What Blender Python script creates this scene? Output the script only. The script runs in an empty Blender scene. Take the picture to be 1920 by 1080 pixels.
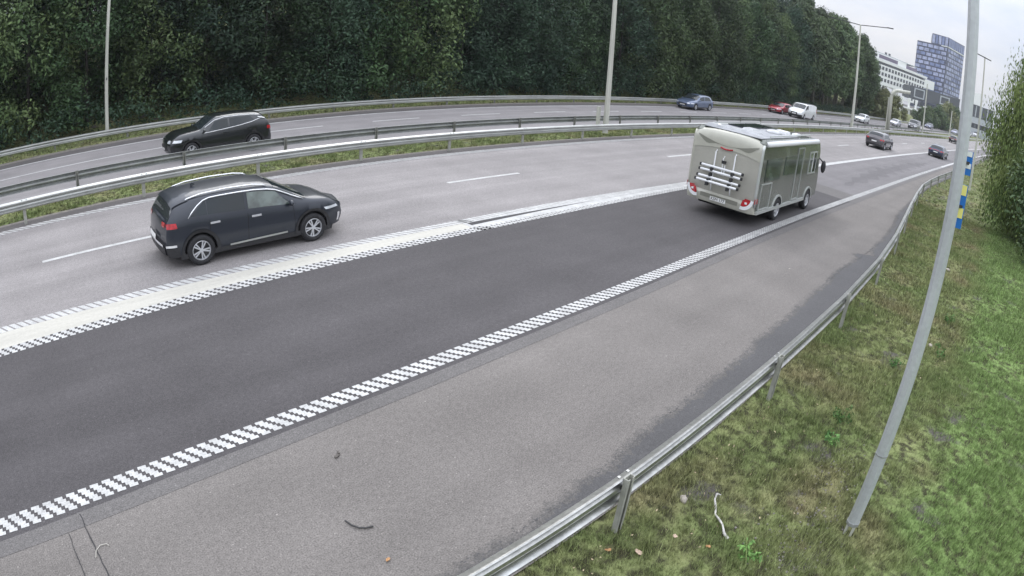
import bpy, math, random
import numpy as np
from mathutils import Vector, Matrix
R = math.radians
random.seed(7); rng = np.random.default_rng(7)
S = bpy.context.scene
col = S.collection

# ------------------------------------------------------------ camera
# world axes: X runs along the motorway, Y across it, Z is the road surface normal
cd = bpy.data.cameras.new('camera'); cam = bpy.data.objects.new('camera', cd); col.objects.link(cam)
CM = [[0.723103, 0.212119, -0.657364], [-0.685944, 0.332468, -0.64726], [0.081257, 0.918951, 0.38591]]
CAMZ = 4.7205
cam.matrix_world = Matrix([CM[0] + [0], CM[1] + [0], CM[2] + [CAMZ], [0, 0, 0, 1]])
cd.type = 'PANO'
cd.sensor_fit = 'HORIZONTAL'; cd.sensor_width = 36; cd.sensor_height = 20.25
cy = cd
cy.panorama_type = 'FISHEYE_LENS_POLYNOMIAL'
cy.fisheye_fov = R(175)
u = 1920 / 36 / 1202.7
cy.fisheye_polynomial_k0 = 0
cy.fisheye_polynomial_k1 = -u
cy.fisheye_polynomial_k2 = 0
cy.fisheye_polynomial_k3 = -0.068 * u ** 3
cy.fisheye_polynomial_k4 = 0
cd.clip_start = .05; cd.clip_end = 3000
S.camera = cam
UP = Vector((0.0127, 0.0415, 0.9991))          # plumb line: the motorway lies on a slight gradient

# ------------------------------------------------------------ world: overcast daylight
w = bpy.data.worlds.new('World'); S.world = w; w.use_nodes = True
nt = w.node_tree; N = nt.nodes; Lk = nt.links; N.clear()
out = N.new('ShaderNodeOutputWorld')
sky = N.new('ShaderNodeTexSky'); sky.sky_type = 'NISHITA'; sky.sun_disc = False
sky.sun_elevation = R(38); sky.sun_rotation = R(60); sky.dust_density = 2
bg1 = N.new('ShaderNodeBackground'); bg1.inputs[1].default_value = .10
Lk.new(sky.outputs[0], bg1.inputs[0])
tc = N.new('ShaderNodeTexCoord'); sep = N.new('ShaderNodeSeparateXYZ'); Lk.new(tc.outputs['Generated'], sep.inputs[0])
mr = N.new('ShaderNodeMapRange'); mr.inputs[1].default_value = 0; mr.inputs[2].default_value = 1
mr.inputs[3].default_value = .46; mr.inputs[4].default_value = 2.1
Lk.new(sep.outputs[2], mr.inputs[0])
ns = N.new('ShaderNodeTexNoise'); ns.inputs['Scale'].default_value = 2.6; ns.inputs['Detail'].default_value = 7; ns.inputs['Roughness'].default_value = .62
mp = N.new('ShaderNodeMapping'); mp.inputs['Scale'].default_value = (1, 1, 3.2); Lk.new(tc.outputs['Generated'], mp.inputs[0]); Lk.new(mp.outputs[0], ns.inputs[0])
cr = N.new('ShaderNodeValToRGB'); cr.color_ramp.elements[0].position = .32; cr.color_ramp.elements[1].position = .68
cr.color_ramp.elements[0].color = (.76, .84, 1.0, 1); cr.color_ramp.elements[1].color = (1.08, 1.08, 1.12, 1)
Lk.new(ns.outputs[0], cr.inputs[0])
bg2 = N.new('ShaderNodeBackground'); Lk.new(cr.outputs[0], bg2.inputs[0]); Lk.new(mr.outputs[0], bg2.inputs[1])
mx = N.new('ShaderNodeMixShader'); mx.inputs[0].default_value = .93
Lk.new(bg1.outputs[0], mx.inputs[1]); Lk.new(bg2.outputs[0], mx.inputs[2]); Lk.new(mx.outputs[0], out.inputs[0])
sd = bpy.data.lights.new('sun', 'SUN'); sun = bpy.data.objects.new('sun', sd); col.objects.link(sun)
sd.energy = .8; sd.angle = R(40); sd.color = (1, .97, .92)
sun.rotation_euler = (R(52), 0, R(150)); sun.location = (0, 0, 60)
S.view_settings.view_transform = 'Standard'; S.view_settings.look = 'None'
S.view_settings.exposure = .42; S.view_settings.gamma = 1
S.cycles.max_bounces = 5; S.cycles.diffuse_bounces = 2; S.cycles.glossy_bounces = 2; S.cycles.transparent_max_bounces = 6
S.cycles.use_denoising = True

# ------------------------------------------------------------ materials
MATS = {}
def mat(name, c, rough=.7, metal=0., var=0., scale=8., spec=.5, coat=0., bump=0., c2=None, det=4, island=0., stretch=None, emit=None, detail2=None):
    if name in MATS: return MATS[name]
    m = bpy.data.materials.new(name); m.use_nodes = True
    n = m.node_tree.nodes; l = m.node_tree.links; b = n['Principled BSDF']
    b.inputs['Roughness'].default_value = rough; b.inputs['Metallic'].default_value = metal
    b.inputs['Specular IOR Level'].default_value = spec; b.inputs['Coat Weight'].default_value = coat
    b.inputs['Coat Roughness'].default_value = .06
    b.inputs['Base Color'].default_value = (*c, 1)
    tx = n.new('ShaderNodeTexCoord'); src = tx.outputs['Object']
    if stretch:
        mpn = n.new('ShaderNodeMapping'); mpn.inputs['Scale'].default_value = stretch; l.new(src, mpn.inputs[0]); src = mpn.outputs[0]
    last = None
    if var or c2:
        no = n.new('ShaderNodeTexNoise'); no.inputs['Scale'].default_value = scale; no.inputs['Detail'].default_value = det
        l.new(src, no.inputs[0])
        rp = n.new('ShaderNodeValToRGB'); rp.color_ramp.elements[0].position = .35; rp.color_ramp.elements[1].position = .65
        c_ = c2 or tuple(x * (1 + var) for x in c); c0 = c if c2 else tuple(x * (1 - var) for x in c)
        rp.color_ramp.elements[0].color = (*c0, 1); rp.color_ramp.elements[1].color = (*c_, 1)
        l.new(no.outputs[0], rp.inputs[0]); last = rp.outputs[0]
    if detail2:                       # (scale, amount): a finer second octave that multiplies
        no2 = n.new('ShaderNodeTexNoise'); no2.inputs['Scale'].default_value = detail2[0]; no2.inputs['Detail'].default_value = 3
        l.new(tx.outputs['Object'], no2.inputs[0])
        m2 = n.new('ShaderNodeMapRange'); m2.inputs[1].default_value = .3; m2.inputs[2].default_value = .7
        m2.inputs[3].default_value = 1 - detail2[1]; m2.inputs[4].default_value = 1 + detail2[1]; l.new(no2.outputs[0], m2.inputs[0])
        mu = n.new('ShaderNodeVectorMath'); mu.operation = 'SCALE'
        if last: l.new(last, mu.inputs[0])
        else: mu.inputs[0].default_value = c
        l.new(m2.outputs[0], mu.inputs['Scale']); last = mu.outputs[0]
    if island:
        g = n.new('ShaderNodeNewGeometry'); m3 = n.new('ShaderNodeMapRange')
        m3.inputs[3].default_value = 1 - island; m3.inputs[4].default_value = 1 + island; l.new(g.outputs['Random Per Island'], m3.inputs[0])
        mu = n.new('ShaderNodeVectorMath'); mu.operation = 'SCALE'
        if last: l.new(last, mu.inputs[0])
        else: mu.inputs[0].default_value = c
        l.new(m3.outputs[0], mu.inputs['Scale']); last = mu.outputs[0]
    if last: l.new(last, b.inputs['Base Color'])
    if bump:
        nb = n.new('ShaderNodeTexNoise'); nb.inputs['Scale'].default_value = scale * 3; l.new(tx.outputs['Object'], nb.inputs[0])
        bp = n.new('ShaderNodeBump'); bp.inputs['Strength'].default_value = bump; bp.inputs['Distance'].default_value = .02
        l.new(nb.outputs[0], bp.inputs['Height']); l.new(bp.outputs[0], b.inputs['Normal'])
    if emit:
        b.inputs['Emission Color'].default_value = (*emit[:3], 1); b.inputs['Emission Strength'].default_value = emit[3]
    MATS[name] = m
    return m

def asphalt(name, c, speck=.35, streak=.12, rough=.85, crack=0):
    m = bpy.data.materials.new(name); m.use_nodes = True
    n = m.node_tree.nodes; l = m.node_tree.links; b = n['Principled BSDF']
    b.inputs['Roughness'].default_value = rough; b.inputs['Specular IOR Level'].default_value = .35
    tx = n.new('ShaderNodeTexCoord')
    def noise(sc, det=2, st=None):
        no = n.new('ShaderNodeTexNoise'); no.inputs['Scale'].default_value = sc; no.inputs['Detail'].default_value = det
        if st:
            mpn = n.new('ShaderNodeMapping'); mpn.inputs['Scale'].default_value = st; l.new(tx.outputs['Object'], mpn.inputs[0]); l.new(mpn.outputs[0], no.inputs[0])
        else: l.new(tx.outputs['Object'], no.inputs[0])
        return no.outputs[0]
    def rng_(src, a, z, lo, hi):
        r = n.new('ShaderNodeMapRange'); r.inputs[1].default_value = a; r.inputs[2].default_value = z; r.inputs[3].default_value = lo; r.inputs[4].default_value = hi
        l.new(src, r.inputs[0]); return r.outputs[0]
    def mul(a, b_):
        k = n.new('ShaderNodeMath'); k.operation = 'MULTIPLY'; l.new(a, k.inputs[0]); l.new(b_, k.inputs[1]); return k.outputs[0]
    f = rng_(noise(55, 2), .3, .7, 1 - speck, 1 + speck)
    f = mul(f, rng_(noise(14, 3), .3, .7, 1 - speck * .3, 1 + speck * .3))
    f = mul(f, rng_(noise(.28, 5), .35, .65, .94, 1.06))
    f = mul(f, rng_(noise(4.5, 6), .62, .74, 1, 1.10))
    f = mul(f, rng_(noise(.9, 4), .3, .7, .93, 1.07))
    f = mul(f, rng_(noise(1.1, 3, (.03, 1, 1)), .3, .7, 1 - streak, 1 + streak))
    # pale grit grains
    vo = n.new('ShaderNodeTexVoronoi'); vo.inputs['Scale'].default_value = 26; l.new(tx.outputs['Object'], vo.inputs[0])
    g = rng_(vo.outputs['Distance'], .08, .16, 1.55, 1.0)
    vo2 = n.new('ShaderNodeTexVoronoi'); vo2.inputs['Scale'].default_value = 7; l.new(tx.outputs['Object'], vo2.inputs[0]); f = mul(f, rng_(vo2.outputs['Distance'], .05, .08, 1.7, 1.0))
    f = mul(f, g)
    cc = n.new('ShaderNodeVectorMath'); cc.operation = 'SCALE'; cc.inputs[0].default_value = (c[0] * 1.01, c[1] * .985, c[2] * .94); l.new(f, cc.inputs['Scale'])
    l.new(cc.outputs[0], b.inputs['Base Color'])
    bp = n.new('ShaderNodeBump'); bp.inputs['Strength'].default_value = .5; bp.inputs['Distance'].default_value = .006
    l.new(noise(80, 2), bp.inputs['Height']); l.new(bp.outputs[0], b.inputs['Normal'])
    return m

M_ROAD = asphalt('pale worn asphalt', (.235, .226, .232), .30, .15)
M_LANE3 = asphalt('dark new asphalt', (.072, .069, .074), .30, .12)
M_SLIP = asphalt('slip lane asphalt', (.165, .160, .170), .26, .12)
M_GAP = asphalt('dark gap asphalt', (.058, .057, .062), .25, .05)
M_EDGE = asphalt('gritty dark asphalt', (.095, .090, .092), .38, .1)
M_SHO = asphalt('shoulder asphalt', (.162, .153, .149), .34, .08)
M_OPP = asphalt('opposite asphalt', (.225, .218, .228), .15, .12)
M_WET = asphalt('damp asphalt', (.070, .070, .075), .25, .03, .6)
M_BAND = asphalt('joint asphalt', (.132, .128, .130), .3, .03)
M_DIRT = mat('roadside grit', (.13, .12, .11), .95, var=.35, scale=6, c2=(.20, .18, .16), det=8)
M_WHITE = mat('road marking white', (.45, .45, .44), .6, var=.13, scale=3, det=9, detail2=(45, .2))
M_CREAM = mat('road marking cream', (.465, .45, .40), .65, var=.07, scale=1.3, det=8, stretch=(.25, 2.5, 1), detail2=(14, .06))
M_CRACK = mat('crack filler', (.03, .03, .032), .8)
M_GALV = mat('galvanised steel', (.47, .48, .46), .36, .8, var=.09, scale=1.2, det=4, detail2=(18, .05))
M_GALVK = mat('dull galvanised steel', (.44, .445, .43), .30, .92, var=.12, scale=2.5, det=8, detail2=(16, .14))
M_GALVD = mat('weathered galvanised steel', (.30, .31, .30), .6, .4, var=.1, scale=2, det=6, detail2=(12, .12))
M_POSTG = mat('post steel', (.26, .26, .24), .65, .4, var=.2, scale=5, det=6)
M_POSTL = mat('pale post steel', (.36, .36, .32), .7, .2, var=.15, scale=5)
M_POLE = mat('galvanised pole', (.50, .52, .54), .5, .35, var=.12, scale=3.2, det=7, stretch=(1, 1, .12), detail2=(20, .06))
M_POLE2 = mat('old pole', (.52, .52, .46), .6, .2, var=.12, scale=3, det=6, stretch=(1, 1, .1))
M_DARKM = mat('dark metal', (.05, .05, .055), .5, .5)
M_RUBBER = mat('tyre rubber', (.022, .022, .024), .8, var=.2, scale=20)
M_ALLOY = mat('alloy rim', (.60, .61, .63), .35, .4)
M_ALLOYD = mat('dark rim well', (.02, .02, .022), .6)
M_BLACKP = mat('black plastic', (.028, .028, .03), .55, var=.15, scale=30)
M_UNDER = mat('underbody', (.012, .012, .013), .9)
M_CHROME = mat('bright trim', (.82, .83, .85), .25, .6)
M_GLASSR = mat('rear screen glass', (.045, .05, .052), .05, 0, spec=.9, coat=.8)
M_GLASS = mat('tinted glass', (.020, .026, .030), .06, 0, spec=.45, coat=.15)
M_GLASSL = mat('clear side glass', (.085, .11, .10), .06, 0, spec=.8, coat=.6, var=.45, scale=3.5, det=3)
M_RED = mat('red lamp lens', (.42, .012, .02), .18, 0, coat=.8, var=.25, scale=14)
M_LAMP = mat('headlamp lens', (.72, .75, .78), .12, .3, coat=1)
M_PLATE = mat('number plate', (.78, .78, .76), .4)
M_TEXT = mat('plate lettering', (.03, .03, .035), .6)

# ------------------------------------------------------------ object helpers
def link(o): col.objects.link(o); return o
class MB:
    def __init__(s): s.v = []; s.f = []
    def add(s, v, f):
        k = len(s.v); s.v += [tuple(p) for p in v]; s.f += [tuple(i + k for i in q) for q in f]; return s
    def box(s, c, d, rz=0., ry=0., rx=0., taper=1.):
        m = Matrix.Rotation(rz, 3, 'Z') @ Matrix.Rotation(ry, 3, 'Y') @ Matrix.Rotation(rx, 3, 'X')
        vs = []
        for z in (-1, 1):
            k = taper if z > 0 else 1
            for x, y in ((-1, -1), (1, -1), (1, 1), (-1, 1)):
                vs.append(Vector(c) + m @ Vector((x * d[0] / 2 * k, y * d[1] / 2 * k, z * d[2] / 2)))
        return s.add(vs, [(0, 3, 2, 1), (4, 5, 6, 7), (0, 1, 5, 4), (1, 2, 6, 5), (2, 3, 7, 6), (3, 0, 4, 7)])
    def tube(s, pts, r, n=8, cap=True):
        pts = [Vector(p) for p in pts]; rs = r if isinstance(r, (list, tuple)) else [r] * len(pts)
        vs = []; fs = []
        for i, p in enumerate(pts):
            d = (pts[min(i + 1, len(pts) - 1)] - pts[max(i - 1, 0)]).normalized()
            a = d.cross(Vector((0, 0, 1)) if abs(d.z) < .9 else Vector((1, 0, 0))).normalized(); b = d.cross(a)
            for k in range(n):
                t = 2 * math.pi * k / n + math.pi / n
                vs.append(p + (a * math.cos(t) + b * math.sin(t)) * rs[i])
        for i in range(len(pts) - 1):
            for k in range(n):
                fs.append((i * n + k, i * n + (k + 1) % n, (i + 1) * n + (k + 1) % n, (i + 1) * n + k))
        if cap: fs += [tuple(range(n - 1, -1, -1)), tuple((len(pts) - 1) * n + k for k in range(n))]
        return s.add(vs, fs)
    def prism(s, poly, y0, y1, axis='Y'):
        n = len(poly)
        if axis == 'Y': vs = [(a, y0, b) for a, b in poly] + [(a, y1, b) for a, b in poly]
        elif axis == 'X': vs = [(y0, a, b) for a, b in poly] + [(y1, a, b) for a, b in poly]
        else: vs = [(a, b, y0) for a, b in poly] + [(a, b, y1) for a, b in poly]
        fs = [(i, (i + 1) % n, (i + 1) % n + n, i + n) for i in range(n)] + [tuple(range(n - 1, -1, -1)), tuple(range(n, 2 * n))]
        return s.add(vs, fs)
    def blob(s, c, r, n=7, m=5, jit=0., rnd=None):
        vs = []; fs = []
        for i in range(m + 1):
            ph = math.pi * i / m
            for k in range(n):
                t = 2 * math.pi * k / n; q = 1 + (rnd.uniform(-jit, jit) if rnd else 0)
                vs.append((c[0] + r[0] * math.sin(ph) * math.cos(t) * q, c[1] + r[1] * math.sin(ph) * math.sin(t) * q, c[2] + r[2] * math.cos(ph) * q))
        for i in range(m):
            for k in range(n): fs.append((i * n + k, (i + 1) * n + k, (i + 1) * n + (k + 1) % n, i * n + (k + 1) % n))
        return s.add(vs, fs)
    def mesh(s, name, m, smooth=False, fix=False):
        me = bpy.data.meshes.new(name); me.from_pydata([tuple(v) for v in s.v], [], s.f); me.materials.append(m)
        if fix:
            import bmesh
            bm = bmesh.new(); bm.from_mesh(me); bmesh.ops.recalc_face_normals(bm, faces=bm.faces); bm.to_mesh(me); bm.free()
        if smooth: me.polygons.foreach_set('use_smooth', [True] * len(me.polygons))
        return me
    def build(s, name, m, parent=None, smooth=False, loc=None, fix=False):
        o = link(bpy.data.objects.new(name, s.mesh(name, m, smooth, fix)))
        if parent: o.parent = parent
        if loc: o.location = loc
        return o
def inst(name, me, parent=None, loc=(0, 0, 0), rz=0, sc=1):
    o = link(bpy.data.objects.new(name, me)); o.location = loc; o.rotation_euler = (0, 0, rz)
    o.scale = (sc,) * 3 if not hasattr(sc, '__len__') else sc
    if parent: o.parent = parent
    return o
def tag(o, label=None, cat=None, group=None, kind=None):
    if label: o['label'] = label
    if cat: o['category'] = cat
    if group: o['group'] = group
    if kind: o['kind'] = kind
    return o
def empty(name, loc=(0, 0, 0), rz=0, up=False):
    o = link(bpy.data.objects.new(name, None)); o.location = loc
    if up:
        o.rotation_mode = 'QUATERNION'; o.rotation_quaternion = Vector((0, 0, 1)).rotation_difference(UP) @ Matrix.Rotation(rz, 3, 'Z').to_quaternion()
    else: o.rotation_euler = (0, 0, rz)
    return o
def shade(o, ang=35):
    me = o.data; me.polygons.foreach_set('use_smooth', [True] * len(me.polygons))
    me.set_sharp_from_angle(angle=R(ang)); return o
def pchip(xs, ys):
    xs = np.array(xs, float); ys = np.array(ys, float); h = np.diff(xs); d = np.diff(ys) / h
    m = np.zeros(len(xs)); m[0] = d[0]; m[-1] = d[-1]
    for i in range(1, len(xs) - 1):
        if d[i - 1] * d[i] > 0:
            w1 = 2 * h[i] + h[i - 1]; w2 = h[i] + 2 * h[i - 1]; m[i] = (w1 + w2) / (w1 / d[i - 1] + w2 / d[i])
    def f(x):
        x = np.asarray(x, float); i = np.clip(np.searchsorted(xs, x) - 1, 0, len(xs) - 2)
        t = (x - xs[i]) / h[i]; a = (1 + 2 * t) * (1 - t) ** 2; b = t * (1 - t) ** 2; c = t * t * (3 - 2 * t); e = t * t * (t - 1)
        return a * ys[i] + b * h[i] * m[i] + c * ys[i + 1] + e * h[i] * m[i + 1]
    return f
def kn(*p): return pchip([a for a, b in p], [b for a, b in p])

# ------------------------------------------------------------ road plan (metres along, metres across)
fA = kn((-60, 32.3), (0, 32.1), (12, 31.9), (40, 31.6), (60, 31.5), (110, 31.8), (166, 32.2), (245, 32.6), (420, 33))
fB = kn((-60, 29.3), (-2, 29.5), (12, 29.8), (20, 29.86), (48, 29.93), (90, 30.2), (160, 30.8), (420, 31.2))
fC = kn((-60, 26.6), (-2, 26.9), (6, 27.22), (11, 27.35), (30, 27.35), (52, 27.45), (85, 27.8), (160, 28.3), (420, 28.8))
fD = kn((-60, 21.2), (-1.5, 21.4), (17, 21.52), (40, 21.66), (60, 21.74), (77, 21.6), (112, 21.6), (196, 21.3), (420, 20.5))
fE = kn((-60, 18.5), (-1.4, 18.8), (4, 19.02), (12, 19.2), (25, 19.22), (52, 19.22), (68, 19), (93, 18.2), (162, 16.4), (205, 15.3), (309, 14.2), (420, 13.4))
fF = kn((-60, 17.9), (-1.5, 18.45), (4, 18.58), (12, 18.68), (33, 18.72), (56, 18.72), (75, 18.6), (90, 18.2), (149, 16.0), (205, 14.3), (309, 13.0), (420, 12.2))
fG = kn((-60, 14.6), (0, 14.96), (12, 15.1), (25, 15.18), (51, 15.0), (79, 14.67), (94, 14.45), (150, 13.0), (309, 9.2), (420, 8.2))
fH = kn((-60, 11.3), (-1.3, 11.7), (6, 11.8), (14, 11.86), (21, 11.78), (36, 11.6), (61, 11.32), (75, 11.0), (107, 10.4), (150, 8.8), (309, 5.4), (420, 4.6))
fI = kn((-60, 9.0), (-1.3, 10.45), (2.3, 10.64), (6, 10.80), (10, 10.9), (14, 10.97), (20, 11.1), (36, 11.2), (61, 11.0), (75, 10.72), (107, 10.12), (150, 8.5), (309, 5.1), (420, 4.3))
fJ = kn((-60, 3.4), (-30, 4.6), (-1.5, 5.92), (1, 6.12), (2.5, 6.22), (5.4, 6.37), (10, 6.56), (15.7, 6.80), (24.4, 6.95), (42, 6.99), (70, 6.8), (100, 6.35), (151, 4.9), (309, 1.8), (420, .9))
fK = kn((-60, 2.5), (2.4, 2.53), (5.8, 2.57), (9.9, 2.69), (14.1, 2.80), (16.1, 2.93), (20.1, 3.27), (25, 3.83), (32, 4.60), (37, 5.0), (43, 5.1), (50, 4.97), (68.7, 4.81), (122, 4.17), (200, 2.4), (309, .2), (420, -.8))

def sgrid(a, b):
    out_ = [a]
    while out_[-1] < b:
        s_ = out_[-1]; out_.append(min(b, s_ + (.5 if -5 < s_ < 45 else 2 if s_ < 120 else 8)))
    return out_
def strip(name, f0, f1, z, m, s0=-60, s1=420, parent=None, nj=1, jit=None):
    ss = sgrid(s0, s1); mb = MB(); vs = []
    for s_ in ss:
        a = float(f0(s_)); b = float(f1(s_))
        for j in range(nj + 1): vs.append((s_, a + (b - a) * j / nj, z))
    k = nj + 1
    fs = [(i * k + j, (i + 1) * k + j, (i + 1) * k + j + 1, i * k + j + 1) for i in range(len(ss) - 1) for j in range(nj)]
    return mb.add(vs, fs).build(name, m, parent)
off = lambda f, d: (lambda s_: f(s_) + d)

# ground: one sheet to the horizon, bumpy on the right-hand verge, rising under the wood
def hash_noise(x, y):
    return (np.sin(x * 1.7 + 1.3 * np.sin(y * 1.1)) + np.sin(y * 2.3 + 1.7 * np.sin(x * .9 + 2)) + .6 * np.sin(x * 4.1 + y * 3.3) + .5 * np.sin(x * 6.7 - y * 5.9 + 1)) / 3
def gz(x, y):
    x = np.asarray(x, float); y = np.asarray(y, float)
    k = fK(np.clip(x, -60, 420)); d = np.clip((k + .1 - y) / 1.0, 0, 1)
    z = -.02 + d * (.05 * hash_noise(x, y) - .03)
    z = z + np.clip(y - 35, 0, 60) * .16
    m = np.clip((y - 19.2) / .5, 0, 1) * np.clip((21.9 - y) / .5, 0, 1)
    z = z + m * .02 * hash_noise(x * 2, y * 2)
    return z
gx = np.unique(np.concatenate([np.linspace(-900, -60, 8), np.arange(-60, -4, 2), np.arange(-4, 40, .3), np.arange(40, 120, 2), np.arange(120, 440, 10), np.linspace(440, 1800, 8)]))
gy = np.unique(np.concatenate([np.linspace(-900, -40, 8), np.arange(-40, -9, 2), np.arange(-9, 5.2, .3), np.arange(6, 22, 1), np.arange(22, 100, 3), np.linspace(100, 1500, 8)]))
GX, GY = np.meshgrid(gx, gy, indexing='ij'); GZ = gz(GX, GY)
GZ = np.where(GX > 230, GZ * np.clip((330 - GX) / 100, 0, 1), GZ)
vs = np.stack([GX, GY, GZ], -1).reshape(-1, 3); ny = len(gy)
fs = [(i * ny + j, (i + 1) * ny + j, (i + 1) * ny + j + 1, i * ny + j + 1) for i in range(len(gx) - 1) for j in range(ny - 1)]

def grass_col(n, l, isl=False):
    tx = n.new('ShaderNodeNewGeometry')
    def noise(sc, det=5, w=0.):
        mpn = n.new('ShaderNodeMapping'); mpn.inputs['Location'].default_value = (w, w * 2, 0); l.new(tx.outputs['Position'], mpn.inputs[0])
        no = n.new('ShaderNodeTexNoise'); no.inputs['Scale'].default_value = sc; no.inputs['Detail'].default_value = det; l.new(mpn.outputs[0], no.inputs[0]); return no.outputs[0]
    def ramp(src, a, b_):
        r = n.new('ShaderNodeMapRange'); r.inputs[1].default_value = a; r.inputs[2].default_value = b_; l.new(src, r.inputs[0]); return r.outputs[0]
    def mixc(f, a, b_):
        mm = n.new('ShaderNodeMix'); mm.data_type = 'RGBA'
        if hasattr(f, 'links'): l.new(f, mm.inputs[0])
        else: mm.inputs[0].default_value = f
        for k, q in ((6, a), (7, b_)):
            if isinstance(q, tuple): mm.inputs[k].default_value = (*q, 1)
            else: l.new(q, mm.inputs[k])
        return mm.outputs[2]
    c = mixc(ramp(noise(.9), .38, .62), (.172, .215, .084), (.235, .260, .115))
    c = mixc(ramp(noise(.55, 6, 11), .50, .72), c, (.265, .235, .13))           # dry straw
    sp = n.new('ShaderNodeSeparateXYZ'); l.new(tx.outputs['Position'], sp.inputs[0])
    a = n.new('ShaderNodeMath'); a.operation = 'MULTIPLY_ADD'; a.inputs[1].default_value = -.035; l.new(sp.outputs[0], a.inputs[0]); l.new(sp.outputs[1], a.inputs[2])
    nn = n.new('ShaderNodeMath'); nn.operation = 'MULTIPLY_ADD'; nn.inputs[1].default_value = 1.8; l.new(noise(.7, 4, 5), nn.inputs[0]); l.new(a.outputs[0], nn.inputs[2])
    c = mixc(ramp(nn.outputs[0], .75, -.15), c, (.195, .275, .098))               # mown, greener turf away from the rail
    c = mixc(ramp(noise(2.6, 5, 3), .62, .80), c, (.16, .125, .085))
    return c, noise, ramp, mixc
mg = bpy.data.materials.new('verge turf'); mg.use_nodes = True; n_ = mg.node_tree.nodes; l_ = mg.node_tree.links
c_, noise_, ramp_, mixc_ = grass_col(n_, l_)
c_ = mixc_(ramp_(noise_(6, 6, 8), .45, .6), c_, (.060, .060, .034))
c_ = mixc_(ramp_(noise_(1.2, 7, 2), .60, .68), c_, (.11, .10, .095))
b_ = n_['Principled BSDF']; b_.inputs['Roughness'].default_value = .95; b_.inputs['Specular IOR Level'].default_value = .1; l_.new(c_, b_.inputs['Base Color'])
bp_ = n_.new('ShaderNodeBump'); bp_.inputs['Strength'].default_value = .9; bp_.inputs['Distance'].default_value = .05; l_.new(noise_(22, 4), bp_.inputs['Height']); l_.new(bp_.outputs[0], b_.inputs['Normal'])
me = bpy.data.meshes.new('ground'); me.from_pydata(vs.tolist(), [], fs); me.materials.append(mg)
ground = tag(link(bpy.data.objects.new('ground', me)), kind='structure')

# pavements
tag(strip('shoulder', off(fK, .20), off(fJ, .1), 0, M_SHO, nj=3), kind='structure')
tag(strip('shoulder_joint', off(fJ, -.36), off(fJ, -.10), .004, M_BAND), kind='structure')
tag(strip('exit_lane', off(fJ, -.10), lambda s_: (fI(s_) + fH(s_)) / 2, .004, M_LANE3, nj=3, s1=27), kind='structure')
tag(strip('slip_lane', off(fJ, -.10), lambda s_: (fI(s_) + fH(s_)) / 2, .004, M_SLIP, nj=3, s0=29), kind='structure')
# the darker surfacing ends on a slanting joint
vs = [(27, float(fJ(27)) - .1, .004), (29, float(fJ(29)) - .1, .004), (29, float((fI(29) + fH(29)) / 2), .004), (27, float((fI(27) + fH(27)) / 2), .004)]
tag(MB().add(vs, [(0, 1, 2, 3)]).build('slip_lane_joint', M_BAND), kind='structure')
tag(strip('motorway', lambda s_: (fI(s_) + fH(s_)) / 2, off(fF, .20), .004, M_ROAD, nj=4), kind='structure')
tag(strip('median_edge_strip', off(fF, .20), off(fF, .72), .002, M_EDGE), kind='structure')
tag(strip('median_grit', off(fF, .72), off(fF, .95), -.006, M_DIRT), kind='structure')
tag(strip('opposite_road', off(fD, .55), off(fB, .15), .004, M_OPP, nj=4), kind='structure')
tag(strip('opposite_edge_strip', off(fB, .15), off(fB, 1.2), .002, M_EDGE), kind='structure')
tag(strip('opposite_verge', off(fB, 1.2), off(fB, 1.8), -.006, M_DIRT), kind='structure')

# damp ragged margin of the shoulder by the rail
wet = kn((-60, 3.0), (2, 3.10), (4.2, 3.16), (5.5, 3.30), (7.3, 3.46), (9.2, 3.56), (10.6, 3.66), (12.2, 3.75), (14, 3.85), (16.8, 3.98), (18.7, 3.95), (21, 3.98), (24, 4.2), (28.5, 4.72), (34, 5.05), (44, 5.4), (60, 5.25), (420, 0))
spike = kn((-60, 0), (18.2, 0), (18.6, .30), (18.95, .0), (19.2, -.25), (19.9, -.05), (21, 0), (420, 0))
for q_, (dw, m_, zq) in enumerate(((.13, asphalt('drying asphalt', (.135, .129, .127), .3, .05), .0035), (.06, asphalt('moist asphalt', (.105, .102, .102), .28, .05), .004), (0, M_WET, .0045))):
    mb = MB(); vs = []; s_ = -20.; rr = random.Random(3); r2_ = random.Random(31 + q_); lo_ = 0.; l2 = 0.
    while s_ < 60:
        lo_ = .9 * lo_ + rr.uniform(-.025, .025); l2 = .7 * l2 + r2_.uniform(-.03, .03)
        vs += [(s_, float(fK(s_)) + .22, zq), (s_, float(wet(s_)) + float(spike(s_)) + lo_ + l2 + dw - .04, zq)]; s_ += .02 if s_ < 30 else .3
    mb.add(vs, [(2 * i, 2 * i + 2, 2 * i + 3, 2 * i + 1) for i in range(len(vs) // 2 - 1)])
    tag(mb.build('damp_shoulder_margin', m_), kind='structure')
mb = MB(); s_ = -20.; lo_ = 0.
for k in range(1500):      # loose ragged specks where the damp fades out
    x = rr.uniform(-4, 40); y = float(wet(x)) + abs(rr.gauss(0, .035)); q = rr.uniform(.004, .012) * (1 if x < 15 else 1.8)
    mb.add([(x - q * 1.6, y - q * .5, .0046), (x + q * 1.2, y - q * .7, .0046), (x + q * 1.7, y + q * .4, .0046), (x - q, y + q * .8, .0046)], [(0, 1, 2, 3)])
tag(mb.build('damp_specks', M_WET), kind='structure')

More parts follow.
